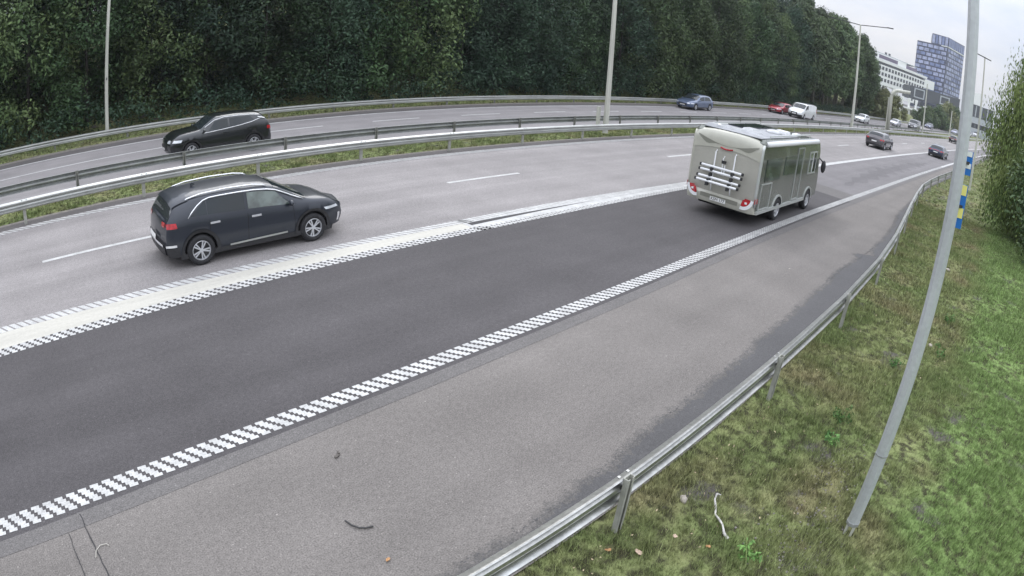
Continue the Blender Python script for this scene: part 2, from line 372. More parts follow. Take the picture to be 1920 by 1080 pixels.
# darker mended patch in the slip lane
rr = random.Random(12); mb = MB(); vs = []
for i in range(60):
    x = 31 + i * .5; t = i / 59; c0 = 8.35 + .5 * math.sin(t * 3); wv = .95 * math.sin(math.pi * t) ** .6 * (.7 + .3 * math.sin(i * 1.1)) + rr.uniform(-.06, .06)
    vs += [(x, c0 - wv, .0065), (x, c0 + wv * .9, .0065)]
mb.add(vs, [(2 * i, 2 * i + 2, 2 * i + 3, 2 * i + 1) for i in range(59)])
tag(mb.build('worn_patch', asphalt('worn patch asphalt', (.135, .131, .140), .26, .15)), kind='structure')

# cracks and rubber marks in the shoulder
def crack(name, pts, wd, m=M_CRACK, z=.009):
    mb = MB(); vs = []; P = [Vector((a, b, z)) for a, b in pts]; rr = random.Random(len(pts) * 7 + 1); Q = []
    for i in range(len(P) - 1):
        for k in range(6): Q.append(P[i].lerp(P[i + 1], k / 6) + Vector((rr.uniform(-1, 1), rr.uniform(-1, 1), 0)) * wd * .35)
    Q.append(P[-1])
    for i, p in enumerate(Q):
        d = (Q[min(i + 1, len(Q) - 1)] - Q[max(0, i - 1)]).normalized(); nn = Vector((-d.y, d.x, 0)) * wd / 2 * (.55 + .45 * rr.random())
        vs += [p - nn, p + nn]
    mb.add(vs, [(2 * i, 2 * i + 1, 2 * i + 3, 2 * i + 2) for i in range(len(Q) - 1)])
    return tag(mb.build(name, m), kind='structure')
crack('surface_crack', [(-.47, 5.86), (-.43, 5.4), (-.373, 4.8), (-.3, 4.0), (-.28, 3.0)], .016)
crack('surface_crack', [(-.68, 5.6), (-.66, 5.2), (-.64, 4.9), (-.6, 4.2), (-.55, 3.0)], .012)

# ------------------------------------------------------------ road markings
ZM = .008
def solid(name, f0, f1, s0, s1, m=M_WHITE, z=ZM): return tag(strip(name, f0, f1, z, m, s0, s1), kind='structure')
def bars(name, fe, width, s0, s1, period, duty, skew, zig=0., m=M_WHITE, z=ZM, nseg=4):
    """raised thermoplastic bars: short skewed stripes that cross the line, with stepped edges"""
    vs = []; fs = []; k = 0; s_ = s0
    while s_ < s1:
        e = float(fe(s_)); half = period * duty / 2
        for j in range(nseg):
            a = j / nseg; b = (j + 1) / nseg; sh = zig * (1 if j % 2 else -1)
            if zig:   # stepped outline
                p = [(s_ + skew * (1 - a) - half + sh * .0, e + width * a), (s_ + skew * (1 - a) + half, e + width * a), (s_ + skew * (1 - a) + half, e + width * b), (s_ + skew * (1 - a) - half, e + width * b)]
            else:
                p = [(s_ + skew * (1 - a) - half, e + width * a), (s_ + skew * (1 - a) + half, e + width * a), (s_ + skew * (1 - b) + half, e + width * b), (s_ + skew * (1 - b) - half, e + width * b)]
            vs += [(x, y, z) for x, y in p]; fs.append((k, k + 1, k + 2, k + 3)); k += 4
        s_ += period
    return tag(MB().add(vs, fs).build(name, m), kind='structure')
# right edge line (stepped bars)
bars('edge_marking_right', fJ, .29, -20, 62, .172, .68, .20, zig=1, nseg=5)
solid('edge_line_right', fJ, off(fJ, .28), 62.1, 420)
# left edge line
bars('edge_marking_left', off(fF, -.17), .34, -20, 80, .200, .62, .28, nseg=1)
solid('edge_line_left', off(fF, -.15), off(fF, .15), 80.2, 420)
# double line with cream infill
bars('buffer_marking_upper', off(fH, -.27), .27, -20, 10, .172, .74, .17, nseg=1)
bars('buffer_marking_lower', fI, .29, -20, 10, .172, .66, .22, zig=1, nseg=4)
cmid = lambda s_: fI(s_) * .42 + fH(s_) * .58
gap = lambda s_: np.interp(s_, [10, 15.5], [.20, -.02])
solid('dark_gap', lambda s_: cmid(s_) - .12, lambda s_: cmid(s_) + .12, 9.93, 15.5, M_GAP, .006)  # dark strip filling the gap between the two rows of bars
bars('buffer_marking_upper', off(fH, -.27), .27, 9.86, 22, .172, .80, .12, nseg=1)
solid('buffer_marking_inner', lambda s_: cmid(s_) + gap(s_) / 2, off(fH, -.22), 9.93, 22, M_WHITE, .0065)
bars('buffer_marking_lower', fI, .29, 9.84, 22, .172, .74, .16, zig=1, nseg=4)
solid('buffer_marking_inner', off(fI, .22), lambda s_: cmid(s_) - gap(s_) / 2, 9.93, 22, M_WHITE, .0065)
mid = lambda s_: np.maximum(fI(s_) + .29, np.minimum(fH(s_) - .275, fI(s_) + 9))
solid('buffer_fill', off(fI, .29), lambda s_: np.maximum(fI(s_) + .30, fH(s_) - .27), -60, 9.8, M_CREAM, .0065)
solid('buffer_line', fI, fH, 22.1, 420)
solid('buffer_end_bar', off(fI, .29), off(fH, -.27), 9.8, 9.92, M_WHITE, .0075)
for s_ in (-25.6, -12.6, -.2, 12.1, 24.7, 37.5, 51.2, 65.2, 79.4, 94, 109, 125, 142, 160, 180, 202, 226, 252, 280, 310):
    solid('lane_dash', off(fG, -.075), off(fG, .075), s_, s_ + 3.1)
solid('opposite_edge_line', off(fB, -.08), off(fB, .08), -60, 420)
solid('opposite_lane_line', off(fC, -.07), off(fC, .07), -60, 10.6)
s_ = 11.1
while s_ < 330: solid('opposite_dash', off(fC, -.08), off(fC, .08), s_, s_ + 2.9 * (1 + max(0, s_ - 90) / 150)); s_ += 5.75 * (1 + max(0, s_ - 90) / 120)

# ------------------------------------------------------------ guard rails
def beam_profile(flip, top=.75):
    # w-shaped section; x = lateral offset towards traffic, z = height
    p = [(-.012, -.008), (.0, 0), (.012, -.004), (.082, -.034), (.090, -.050), (.088, -.080), (.012, -.122), (.0, -.155), (.012, -.188), (.088, -.228), (.090, -.262), (.080, -.276), (.008, -.302), (-.008, -.31)]
    return [(a * flip, top + b) for a, b in p]
def beam_mesh(flip, L, m, top):
    pr = beam_profile(flip, top); vs = []; k = len(pr); th = .006
    for x in (0, L):
        for a, z in pr: vs.append((x, a, z))
    for x in (0, L):
        for a, z in pr: vs.append((x, a - th * flip, z))
    fs = [(i, i + 1, k + i + 1, k + i) for i in range(k - 1)] + [(2 * k + i + 1, 2 * k + i, 3 * k + i, 3 * k + i + 1) for i in range(k - 1)]
    fs += [(0, k, 3 * k, 2 * k), (k - 1, 3 * k - 1, 4 * k - 1, 2 * k - 1)]
    mb = MB().add(vs, fs)
    # splice lap with bolts near the start of the section
    for dz in (-.08, -.23):
        for bx in (.06, .16): mb.box((bx, flip * .083, top + dz), (.03, .012, .03))
    for bx in (.05, .2): mb.box((bx, flip * .05, top - .016), (.035, .03, .012))
    return mb.mesh('beam', m)
def post_mesh(top, flip, m, wd=.10, base=-.15):
    # C-section post behind the beam
    mb = MB(); d = .055; t = .008; y = -flip * (.012 + d / 2)
    h = top - base; zc = (top + base) / 2
    mb.box((0, y + flip * d / 2, zc), (wd, t, h)).box((-wd / 2, y, zc), (t, d, h)).box((wd / 2, y, zc), (t, d, h))
    mb.box((-wd * .36, y - flip * d / 2, zc), (wd * .28, t, h)).box((wd * .36, y - flip * d / 2, zc), (wd * .28, t, h))
    return mb.mesh('post', m)
def guard_rail(label, f, flip, top, s0, s_end, phase, postside_shift=.0, m=M_GALV, mp_=M_POSTG, ptop=None, seg=4.0, s_far=400, bigpost=.10, base=-.15):
    root = empty('guard_rail', (s0, float(f(s0)), 0)); tag(root, label, 'guard rail')
    bm_ = beam_mesh(flip, seg * 1.002, m, top); pm = post_mesh(ptop or top - .01, flip, mp_, bigpost, base)
    s_ = phase
    while s_ > s0: s_ -= seg
    far = MB(); x0, y0 = s0, float(f(s0)); pr = beam_profile(flip, top)
    while s_ < s_far:
        a = Vector((s_, float(f(s_)), 0)); b = Vector((s_ + seg, float(f(s_ + seg)), 0)); rz = math.atan2(b.y - a.y, b.x - a.x)
        if s_ < s_end:
            inst('beam', bm_, root, (a.x - x0, a.y - y0, 0), rz); inst('post', pm, root, (a.x - x0 + .1, a.y - y0, 0), rz)
            s_ += seg
        else:
            far.add([(p.x - x0, p.y - y0 + q, z) for p in (a, b) for q, z in pr], [(i, i + 1, len(pr) + i + 1, len(pr) + i) for i in range(len(pr) - 1)])
            far.box((a.x - x0, a.y - y0 - flip * .05, top / 2), (.1, .06, top))
            s_ += seg
    tag(far.build('beam_run', m, root), kind='stuff')
    return root
guard_rail('galvanised guard rail along the wood on the far side of the opposite carriageway', fA, -1, .52, -24, 165, .9, m=M_GALV, ptop=.47)
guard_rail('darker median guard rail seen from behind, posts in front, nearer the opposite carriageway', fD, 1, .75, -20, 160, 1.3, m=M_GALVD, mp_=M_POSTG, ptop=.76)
guard_rail('guard rail of the median facing the near lanes, standing in the strip of grass', fE, -1, .75, -20, 160, -.7, m=M_GALV, mp_=M_POSTL, ptop=.70)
guard_rail('curving near guard rail seen from behind, between the shoulder and the grass bank', fK, 1, .72, -20, 120, 4.35, m=M_GALVK, mp_=M_POSTL, ptop=.73, bigpost=.11)

# ------------------------------------------------------------ vehicles
def pol(pts, x): return float(np.interp(x, [a for a, b in pts], [b for a, b in pts]))
class Car:
    """lofted car body: rows of curves run from tail (x=0) to nose (x=L); right side is y<0"""
    def __init__(s, L, W, H, xr, xf, wr, roof, belt, rearx=.1, front=(.62, .20, .10), rear=(.4, .12, .08), fb=.10, rb=.07, sill=.20, arch=1.22, hood_drop=.07, tumble=.80, nose=(.0, -.04), tailpts=None):
        s.L, s.W, s.H, s.xr, s.xf, s.wr = L, W, H, xr, xf, wr
        s.zc = pchip([a for a, b in roof], [b for a, b in roof]); s.roofpts = roof
        s.beltf = pchip([a for a, b in belt], [b for a, b in belt])
        s.frontp, s.rearp, s.fb, s.rb, s.sill, s.ar = front, rear, fb, rb, sill, wr * arch
        s.tumble = tumble
        s.nosep = nose
        xs = set(np.linspace(0, L, 46).round(3))
        for xa in (xr, xf):
            for k in range(13): xs.add(round(xa - s.ar * math.cos(math.pi * k / 12), 3))
        for e in (.03, .07, .12, .18, .25, L - .03, L - .07, L - .12, L - .18, L - .25): xs.add(e)
        s.xs = sorted(x for x in xs if 0 <= x <= L)
    def wf(s, x):
        r, a, _ = s.frontp; k = 1.
        if x > s.L - r: k -= a * ((x - s.L + r) / r) ** 2.6
        r, a, _ = s.rearp
        if x < r: k -= a * ((r - x) / r) ** 2.6
        return k
    def low(s, x):
        z = s.sill + (.06 if x > s.L - .3 or x < .3 else 0)
        for xa in (s.xr, s.xf):
            d = abs(x - xa)
            if d < s.ar: z = max(z, s.wr + math.sqrt(s.ar ** 2 - d * d) )
        return z
    def rows(s, x):
        W2 = s.W / 2 * s.wf(x); zc = float(s.zc(x)); bl = float(s.beltf(x)); g = max(0., zc - bl)        # greenhouse height
        cab = min(1., max(0., (g - .08) / .22))
        z0 = s.low(x); z5 = zc - (.03 + .02 * cab); z4 = zc - (.055 + .06 * cab)
        y5 = W2 * (.86 - (.86 - s.tumble * .86) * cab); y4 = W2 * (.93 - (.93 - s.tumble) * cab)
        z3 = min(bl, z4 - .015); y3 = W2 * (.965)
        z2 = max(min(z3 - .05, bl - .16), z0 + .05); z2 = min(z2, z3 - .012)
        z1 = max(.46, z0 + .03); z1 = min(z1, z2 - .008)
        z0 = min(z0, z1 - .008)
        P = [(W2 * .955, z0), (W2 * .985, z1), (W2, z2), (y3, z3), (y4, z4), (y5, z5), (y5 * .62, zc - .008), (0, zc)]
        return P
    def ex(s, x, z):
        """lengthwise shift that leans and rounds nose and tail"""
        L = s.L; t = 0.
        if x > L - .7:
            k = ((x - L + .7) / .7) ** 2; t = k * pol(s.nosep_pts, z)
        elif x < .5:
            k = ((.5 - x) / .5) ** 2; t = k * pol(s.tail_pts, z)
        return x + t
    nosep_pts = [(.15, -.16), (.3, -.05), (.5, 0), (.7, -.03), (.95, -.14), (1.3, -.2)]
    tail_pts = [(.15, .14), (.35, .02), (.6, 0), (.85, .05), (1.1, .10), (1.6, .12)]
    def P(s, x, v, side=-1, off=0.):
        r = s.rows(x); i = min(6, int(v)); t = v - i
        y = r[i][0] * (1 - t) + r[i + 1][0] * t; z = r[i][1] * (1 - t) + r[i + 1][1] * t
        return Vector((s.ex(x, z), side * y, z))
    def sidey(s, x, z):
        r = s.rows(x)
        for i in range(7):
            if r[i][1] <= z <= r[i + 1][1] and r[i + 1][1] > r[i][1]:
                t = (z - r[i][1]) / (r[i + 1][1] - r[i][1]); return r[i][0] * (1 - t) + r[i + 1][0] * t
        return r[0][0] if z < r[0][1] else r[7][0]
    def fx(s, y, z, front):
        x = s.L if front else 0.; ye = max(.2, s.sidey(x, z)); k = 1 - min(1, abs(y / ye)) ** 2
        return s.ex(x, z) + (s.fb if front else -s.rb) * k
    def body(s, m, parent):
        mb = MB(); vs = []; nx = len(s.xs)
        for x in s.xs:
            r = s.rows(x)
            ring = [(s.ex(x, z), -y, z) for y, z in r] + [(s.ex(x, z), y, z) for y, z in r[-2::-1]]
            vs += ring
        k = 15; fs = [(i * k + j, (i + 1) * k + j, (i + 1) * k + j + 1, i * k + j + 1) for i in range(nx - 1) for j in range(k - 1)]
        mb.add(vs, fs)
        for front in (0, 1):      # bulged end faces
            x = s.xs[-1 if front else 0]; r = s.rows(x); vv = []; W = [-1, -.8, -.5, -.2, 0, .2, .5, .8, 1]
            for y, z in r:
                for w_ in W: vv.append((s.ex(x, z) + (s.fb if front else -s.rb) * (1 - w_ * w_), w_ * y, z))
            q = len(W)
            mb.add(vv, [((i * q + j, i * q + j + 1, (i + 1) * q + j + 1, (i + 1) * q + j) if front else (i * q + j + 1, i * q + j, (i + 1) * q + j, (i + 1) * q + j + 1)) for i in range(len(r) - 1) for j in range(q - 1)])
        o = mb.build('body', m, parent, fix=False); shade(o, 40)
        u_ = MB(); u_.box((s.L / 2, 0, (s.sill + .62) / 2 + .02), (s.L - .5, s.W * .72, .62 - s.sill)); u_.build('underbody', M_UNDER, parent)
        return o
    def spatch(s, name, m, parent, x0, x1, z0, z1, off=.006, both=True, nx=8, nz=4, slant=0., side=None):
        for sd_ in ((-1, 1) if both else (side or -1,)):
            vs = []
            for i in range(nx + 1):
                for j in range(nz + 1):
                    z = z0 + (z1 - z0) * j / nz; x = x0 + (x1 - x0) * i / nx + slant * j / nz
                    y = s.sidey(x, z); vs.append((s.ex(x, z), sd_ * (y + off), z))
            k = nz + 1; fs = [(i * k + j, (i + 1) * k + j, (i + 1) * k + j + 1, i * k + j + 1) for i in range(nx) for j in range(nz)]
            if sd_ > 0: fs = [q[::-1] for q in fs]
            mb = MB().add(vs, fs); shade(mb.build(name, m, parent), 40)
    def fpatch(s, name, m, parent, y0, y1, z0, z1, front=False, off=.008, ny=8, nz=3, dz=None):
        vs = []
        for i in range(ny + 1):
            for j in range(nz + 1):
                y = y0 + (y1 - y0) * i / ny; z = z0 + (z1 - z0) * j / nz + (dz(y) if dz else 0)
                vs.append((s.fx(y, z, front) + (off if front else -off), y, z))
        k = nz + 1; fs = [(i * k + j, (i + 1) * k + j, (i + 1) * k + j + 1, i * k + j + 1) for i in range(ny) for j in range(nz)]
        if not front: fs = [q[::-1] for q in fs]
        return shade(MB().add(vs, fs).build(name, m, parent), 40)
    def glass(s, name, m, parent, xa, xb, v0, v1, off=.006, side=-1, nx=10, nv=4, xa1=None, xb1=None, mirror=False):
        """patch on the greenhouse; xa..xb at v0, xa1..xb1 at v1"""
        xa1 = xa if xa1 is None else xa1; xb1 = xb if xb1 is None else xb1; vs = []
        cols = []
        for i in range(nx + 1):
            for j in range(nv + 1):
                t = j / nv; v = v0 + (v1 - v0) * t; a = xa + (xa1 - xa) * t; b = xb + (xb1 - xb) * t; x = a + (b - a) * i / nx
                p = s.P(x, v, side); q1 = s.P(min(s.L, x + .02), v, side) - s.P(max(0, x - .02), v, side); q2 = s.P(x, min(6.99, v + .05), side) - s.P(x, max(.01, v - .05), side)
                n_ = q1.cross(q2); n_ = n_ if side < 0 else -n_
                n_ = n_.normalized() if n_.length > 1e-9 else Vector((0, 0, 1))
                cols.append(p + n_ * off)
        k = nv + 1; fs = [(i * k + j, (i + 1) * k + j, (i + 1) * k + j + 1, i * k + j + 1) for i in range(nx) for j in range(nv)]
        if side > 0: fs = [q[::-1] for q in fs]
        mb = MB().add(cols, fs)
        if mirror: mb.add([(p.x, -p.y, p.z) for p in cols], [q[::-1] for q in fs])
        return shade(mb.build(name, m, parent), 40)
def wheel_meshes(r, wd, spokes=5, rimm=M_ALLOY, dbl=True):
    prof = [(r * .66, -wd / 2), (r * .90, -wd / 2), (r * .985, -wd * .38), (r, -wd * .2), (r, wd * .2), (r * .985, wd * .38), (r * .90, wd / 2), (r * .66, wd / 2), (r * .62, 0)]
    mb = MB(); n = 28; k = len(prof)
    mb.add([(a * math.cos(2 * math.pi * i / n), y, a * math.sin(2 * math.pi * i / n)) for i in range(n) for a, y in prof],
           [(i * k + j, i * k + (j + 1) % k, ((i + 1) % n) * k + (j + 1) % k, ((i + 1) % n) * k + j) for i in range(n) for j in range(k)])
    tyre = mb.mesh('wheel', M_RUBBER, True)
    rm = MB(); ri = r * .66; y = -wd / 2
    ring = [(ri, y + .01), (ri * .93, y + .0), (ri * .90, y + .03), (ri * .9, y + .1), (ri, y + .1)]; k = len(ring)
    rm.add([(a * math.cos(2 * math.pi * i / n), yy, a * math.sin(2 * math.pi * i / n)) for i in range(n) for a, yy in ring],
           [(i * k + j, i * k + (j + 1) % k, ((i + 1) % n) * k + (j + 1) % k, ((i + 1) % n) * k + j) for i in range(n) for j in range(k)])
    for i in range(spokes):
        for dd in ((-.10, .10) if dbl else (0,)):
            a = 2 * math.pi * i / spokes + .3
            p0 = Vector((ri * .15 * math.cos(a + dd * 2.2), y + .012, ri * .15 * math.sin(a + dd * 2.2))); p1 = Vector((ri * .93 * math.cos(a + dd * 1.7), y + .018, ri * .93 * math.sin(a + dd * 1.7)))
            d = p1 - p0; sdv = Vector((0, 1, 0)).cross(d).normalized() * ri * (.072 if dbl else .13)
            rm.add([p0 - sdv * .7, p0 + sdv * .7, p1 + sdv, p1 - sdv, p0 - sdv * .7 + Vector((0, .02, 0)), p0 + sdv * .7 + Vector((0, .02, 0)), p1 + sdv + Vector((0, .02, 0)), p1 - sdv + Vector((0, .02, 0))],
                   [(0, 1, 2, 3), (4, 7, 6, 5), (0, 4, 5, 1), (1, 5, 6, 2), (2, 6, 7, 3), (3, 7, 4, 0)])
    rm.prism([(ri * .2 * math.cos(t), ri * .2 * math.sin(t)) for t in [2 * math.pi * i / 12 for i in range(12)]], y + .004, y + .04)
    rim = rm.mesh('rim', rimm)
    dk = MB(); dk.prism([(ri * .92 * math.cos(t), ri * .92 * math.sin(t)) for t in [2 * math.pi * i / 24 for i in range(24)]], y + .06, y + .08)
    well = dk.mesh('brake_disc', M_ALLOYD)
    return tyre, rim, well
def put_wheels(car, root, wms, track=None, turn=0):
    tyre, rim, well = wms; y = (track or car.W / 2) - .105
    for xa in (car.xr, car.xf):
        for sd_ in (-1, 1):
            wo = inst('wheel', tyre, root, (xa, sd_ * y, car.wr), 0 if sd_ < 0 else math.pi)
            wo.rotation_euler[1] = random.uniform(0, 1.2)
            inst('rim', rim, wo); inst('brake_disc', well, wo)
def arch_trim(car, root, m, wdt=.055, name='arch_trim'):
    for xa in (car.xr, car.xf):
        for sd_ in (-1, 1):
            vs = []; n = 20
            for i in range(n + 1):
                t = math.pi * (i / n) * 1.12 - math.pi * .06
                for ro in (car.ar - .012, car.ar + wdt):
                    x = xa - ro * math.cos(t); z = max(car.sill, car.wr + ro * math.sin(t)); xx = min(max(x, 0.02), car.L - .02)
                    y = max(car.sidey(xx, z + .01), car.sidey(xx, max(z, .45)) * .985); vs.append((car.ex(xx, z), sd_ * (y + .014), z))
                vs.append((vs[-2][0], sd_ * (abs(vs[-2][1]) - .06), vs[-2][2]))
            fs = []
            for i in range(n):
                a = i * 3; b = a + 3; fs += [(a, b, b + 1, a + 1), (a + 2, b + 2, b, a)]
            if sd_ < 0: fs = [q[::-1] for q in fs]
            shade(MB().add(vs, fs).build(name, m, root), 40)
def seam(car, root, x, z0, z1, sl=0., m=None):
    car.spatch('door_gap', m or M_UNDER, root, x, x + .012, z0, z1, .004, True, 1, 6, slant=sl)
def mirrors(car, root, x, z, m):
    for sd_ in (-1, 1):
        y = car.sidey(x, z - .03)
        mb = MB().blob((x, sd_ * (y + .10), z + .03), (.055, .10, .065), 10, 7).box((x + .01, sd_ * (y + .02), z - .005), (.05, .10, .03))
        mb.build('wing_mirror', m, root, smooth=True)
def handle(car, root, x, z, m):
    for sd_ in (-1, 1):
        y = car.sidey(x, z); MB().box((x, sd_ * (y + .022), z), (.22, .022, .038)).box((x - .08, sd_ * (y + .008), z), (.03, .03, .02)).box((x + .08, sd_ * (y + .008), z), (.03, .03, .02)).build('door_handle', m, root)

def paint(name, c, var=.04): return mat(name, c, .38, .3, coat=.55, var=var, scale=1.5, spec=.5, detail2=(60, .03))

# --- near crossover: metallic blue-black hatchback with chrome window line
def crossover():
    root = empty('crossover_car', (2.58, 13.2, .004), R(0)); tag(root, 'dark slate-blue crossover with chrome window line driving away in the near lanes', 'car')
    L = 4.33; c = Car(L, 1.80, 1.50, .79, 3.49, .325,
        roof=[(0, 1.05), (.05, 1.12), (.13, 1.25), (.22, 1.345), (.42, 1.405), (.60, 1.445), (.8, 1.475), (1.5, 1.50), (2.1, 1.49), (2.55, 1.43), (2.95, 1.26), (3.38, 1.05), (3.5, 1.02), (3.85, .975), (4.12, .90), (4.27, .82), (L, .76)],
        belt=[(0, 1.0), (.5, 1.035), (1.0, 1.015), (2.2, .955), (3.2, .915), (3.6, .89), (4.05, .81), (L, .71)], front=(.75, .24, 0), rear=(.32, .09, 0), fb=.16, rb=.06, sill=.23, arch=1.20, tumble=.82)
    pm = paint('slate blue paint', (.022, .027, .038)); c.body(pm, root)
    # glazing
    for sd_ in (-1, 1):
        c.glass('rear_quarter_window', M_GLASS, root, .60, .98, 3.10, 3.86, side=sd_, xa1=.94, xb1=.98)
        c.glass('rear_door_window', M_GLASS, root, 1.00, 1.86, 3.10, 3.90, side=sd_)
        c.glass('front_door_window', M_GLASSL, root, 1.93, 2.98, 3.10, 3.90, side=sd_, xb1=2.62)
        c.glass('front_quarter_window', M_GLASS, root, 3.0, 3.10, 3.12, 3.6, side=sd_, xa1=2.75, xb1=2.80, nx=2)
        # chrome moulding over the windows, swept down at the tail
        pts = []
        for x in [.54, .64, .78, .92, 1.06, 1.3, 1.7, 2.1, 2.4, 2.6, 2.8, 3.0, 3.15, 3.28]:
            v = 3.02 if x < .57 else 3.35 if x < .66 else 3.68 if x < .80 else 3.90 if x < .95 else 3.98
            p = c.P(x, v, sd_); pts.append(p + Vector((0, sd_ * .012, .006)))
        MB().tube(pts, [.006] + [.015] * 12 + [.008], 6).build('window_trim', M_CHROME, root, smooth=True)
        # roof rail
        pts = [c.P(x, 4.75, sd_) + Vector((0, 0, h)) for x, h in ((.5, .0), (.6, .028), (.9, .045), (1.5, .05), (2.1, .045), (2.35, .03), (2.45, 0))]
        MB().tube(pts, .017, 8).build('roof_rail', M_CHROME, root, smooth=True)
        y = c.sidey(2.2, .34)
        MB().box((2.15, sd_ * (y + .022), .335), (1.38, .012, .035), ry=-.02).build('sill_moulding', M_GALV, root)
    c.glass('windscreen', M_GLASS, root, 2.60, 3.36, 4.35, 6.99, mirror=True, nx=8, nv=6)
    c.glass('rear_window', M_GLASSR, root, .02, .175, 4.2, 6.99, mirror=True, nx=6, nv=6)
    c.spatch('sill_cladding', M_BLACKP, root, .3, L - .28, .20, .31, .010, nx=40, nz=2)
    arch_trim(c, root, M_BLACKP, .06)
    seam(c, root, 1.02, .34, .95); seam(c, root, 1.90, .30, .93); seam(c, root, 3.05, .34, .90, -.06)
    handle(c, root, 1.14, .875, M_CHROME); handle(c, root, 2.10, .85, M_CHROME)
    mirrors(c, root, 2.92, .97, pm)
    # fuel flap outline, tail lamps, bumper
    for sd_ in (-1, 1):
        c.spatch('tail_lamp', M_RED, root, .0, .27, .89, 1.0, .012, False, 6, 3, slant=-.03, side=sd_)
        c.fpatch('tail_lamp', M_RED, root, sd_ * .50, sd_ * .70, .90, 1.0, off=.012)
        c.spatch('headlamp', M_LAMP, root, L - .52, L - .12, .70, .76, .010, False, 6, 3, slant=-.05, side=sd_)
        c.fpatch('headlamp', M_LAMP, root, sd_ * .45, sd_ * .68, .66, .76, True, .01)
        c.spatch('fog_lamp_surround', M_CHROME, root, L - .16, L - .09, .36, .56, .012, False, 2, 4, side=sd_)
    c.fpatch('rear_bumper', M_BLACKP, root, -.78, .78, .27, .50, off=.02); c.fpatch('bumper_trim', M_CHROME, root, -.7, .7, .50, .56, off=.03)
    c.spatch('bumper_corner', M_BLACKP, root, 0, .30, .27, .48, .012, nx=5)
    c.spatch('bumper_trim', M_CHROME, root, 0, .24, .50, .55, .016, nx=5)
    c.fpatch('number_plate', M_PLATE, root, -.26, .26, .57, .68, off=.045)
    c.fpatch('grille', M_BLACKP, root, -.45, .45, .34, .56, True, .012)
    c.glass('roof_spoiler', pm, root, .19, .60, 4.5, 6.99, off=.028, mirror=True, nx=6, nv=6)
    MB().box((.9, 0, 1.53), (.12, .03, .07), ry=-.5, taper=.5).build('aerial', pm, root)
    put_wheels(c, root, wheel_meshes(.325, .215))
    # wiper
    return root
crossover()

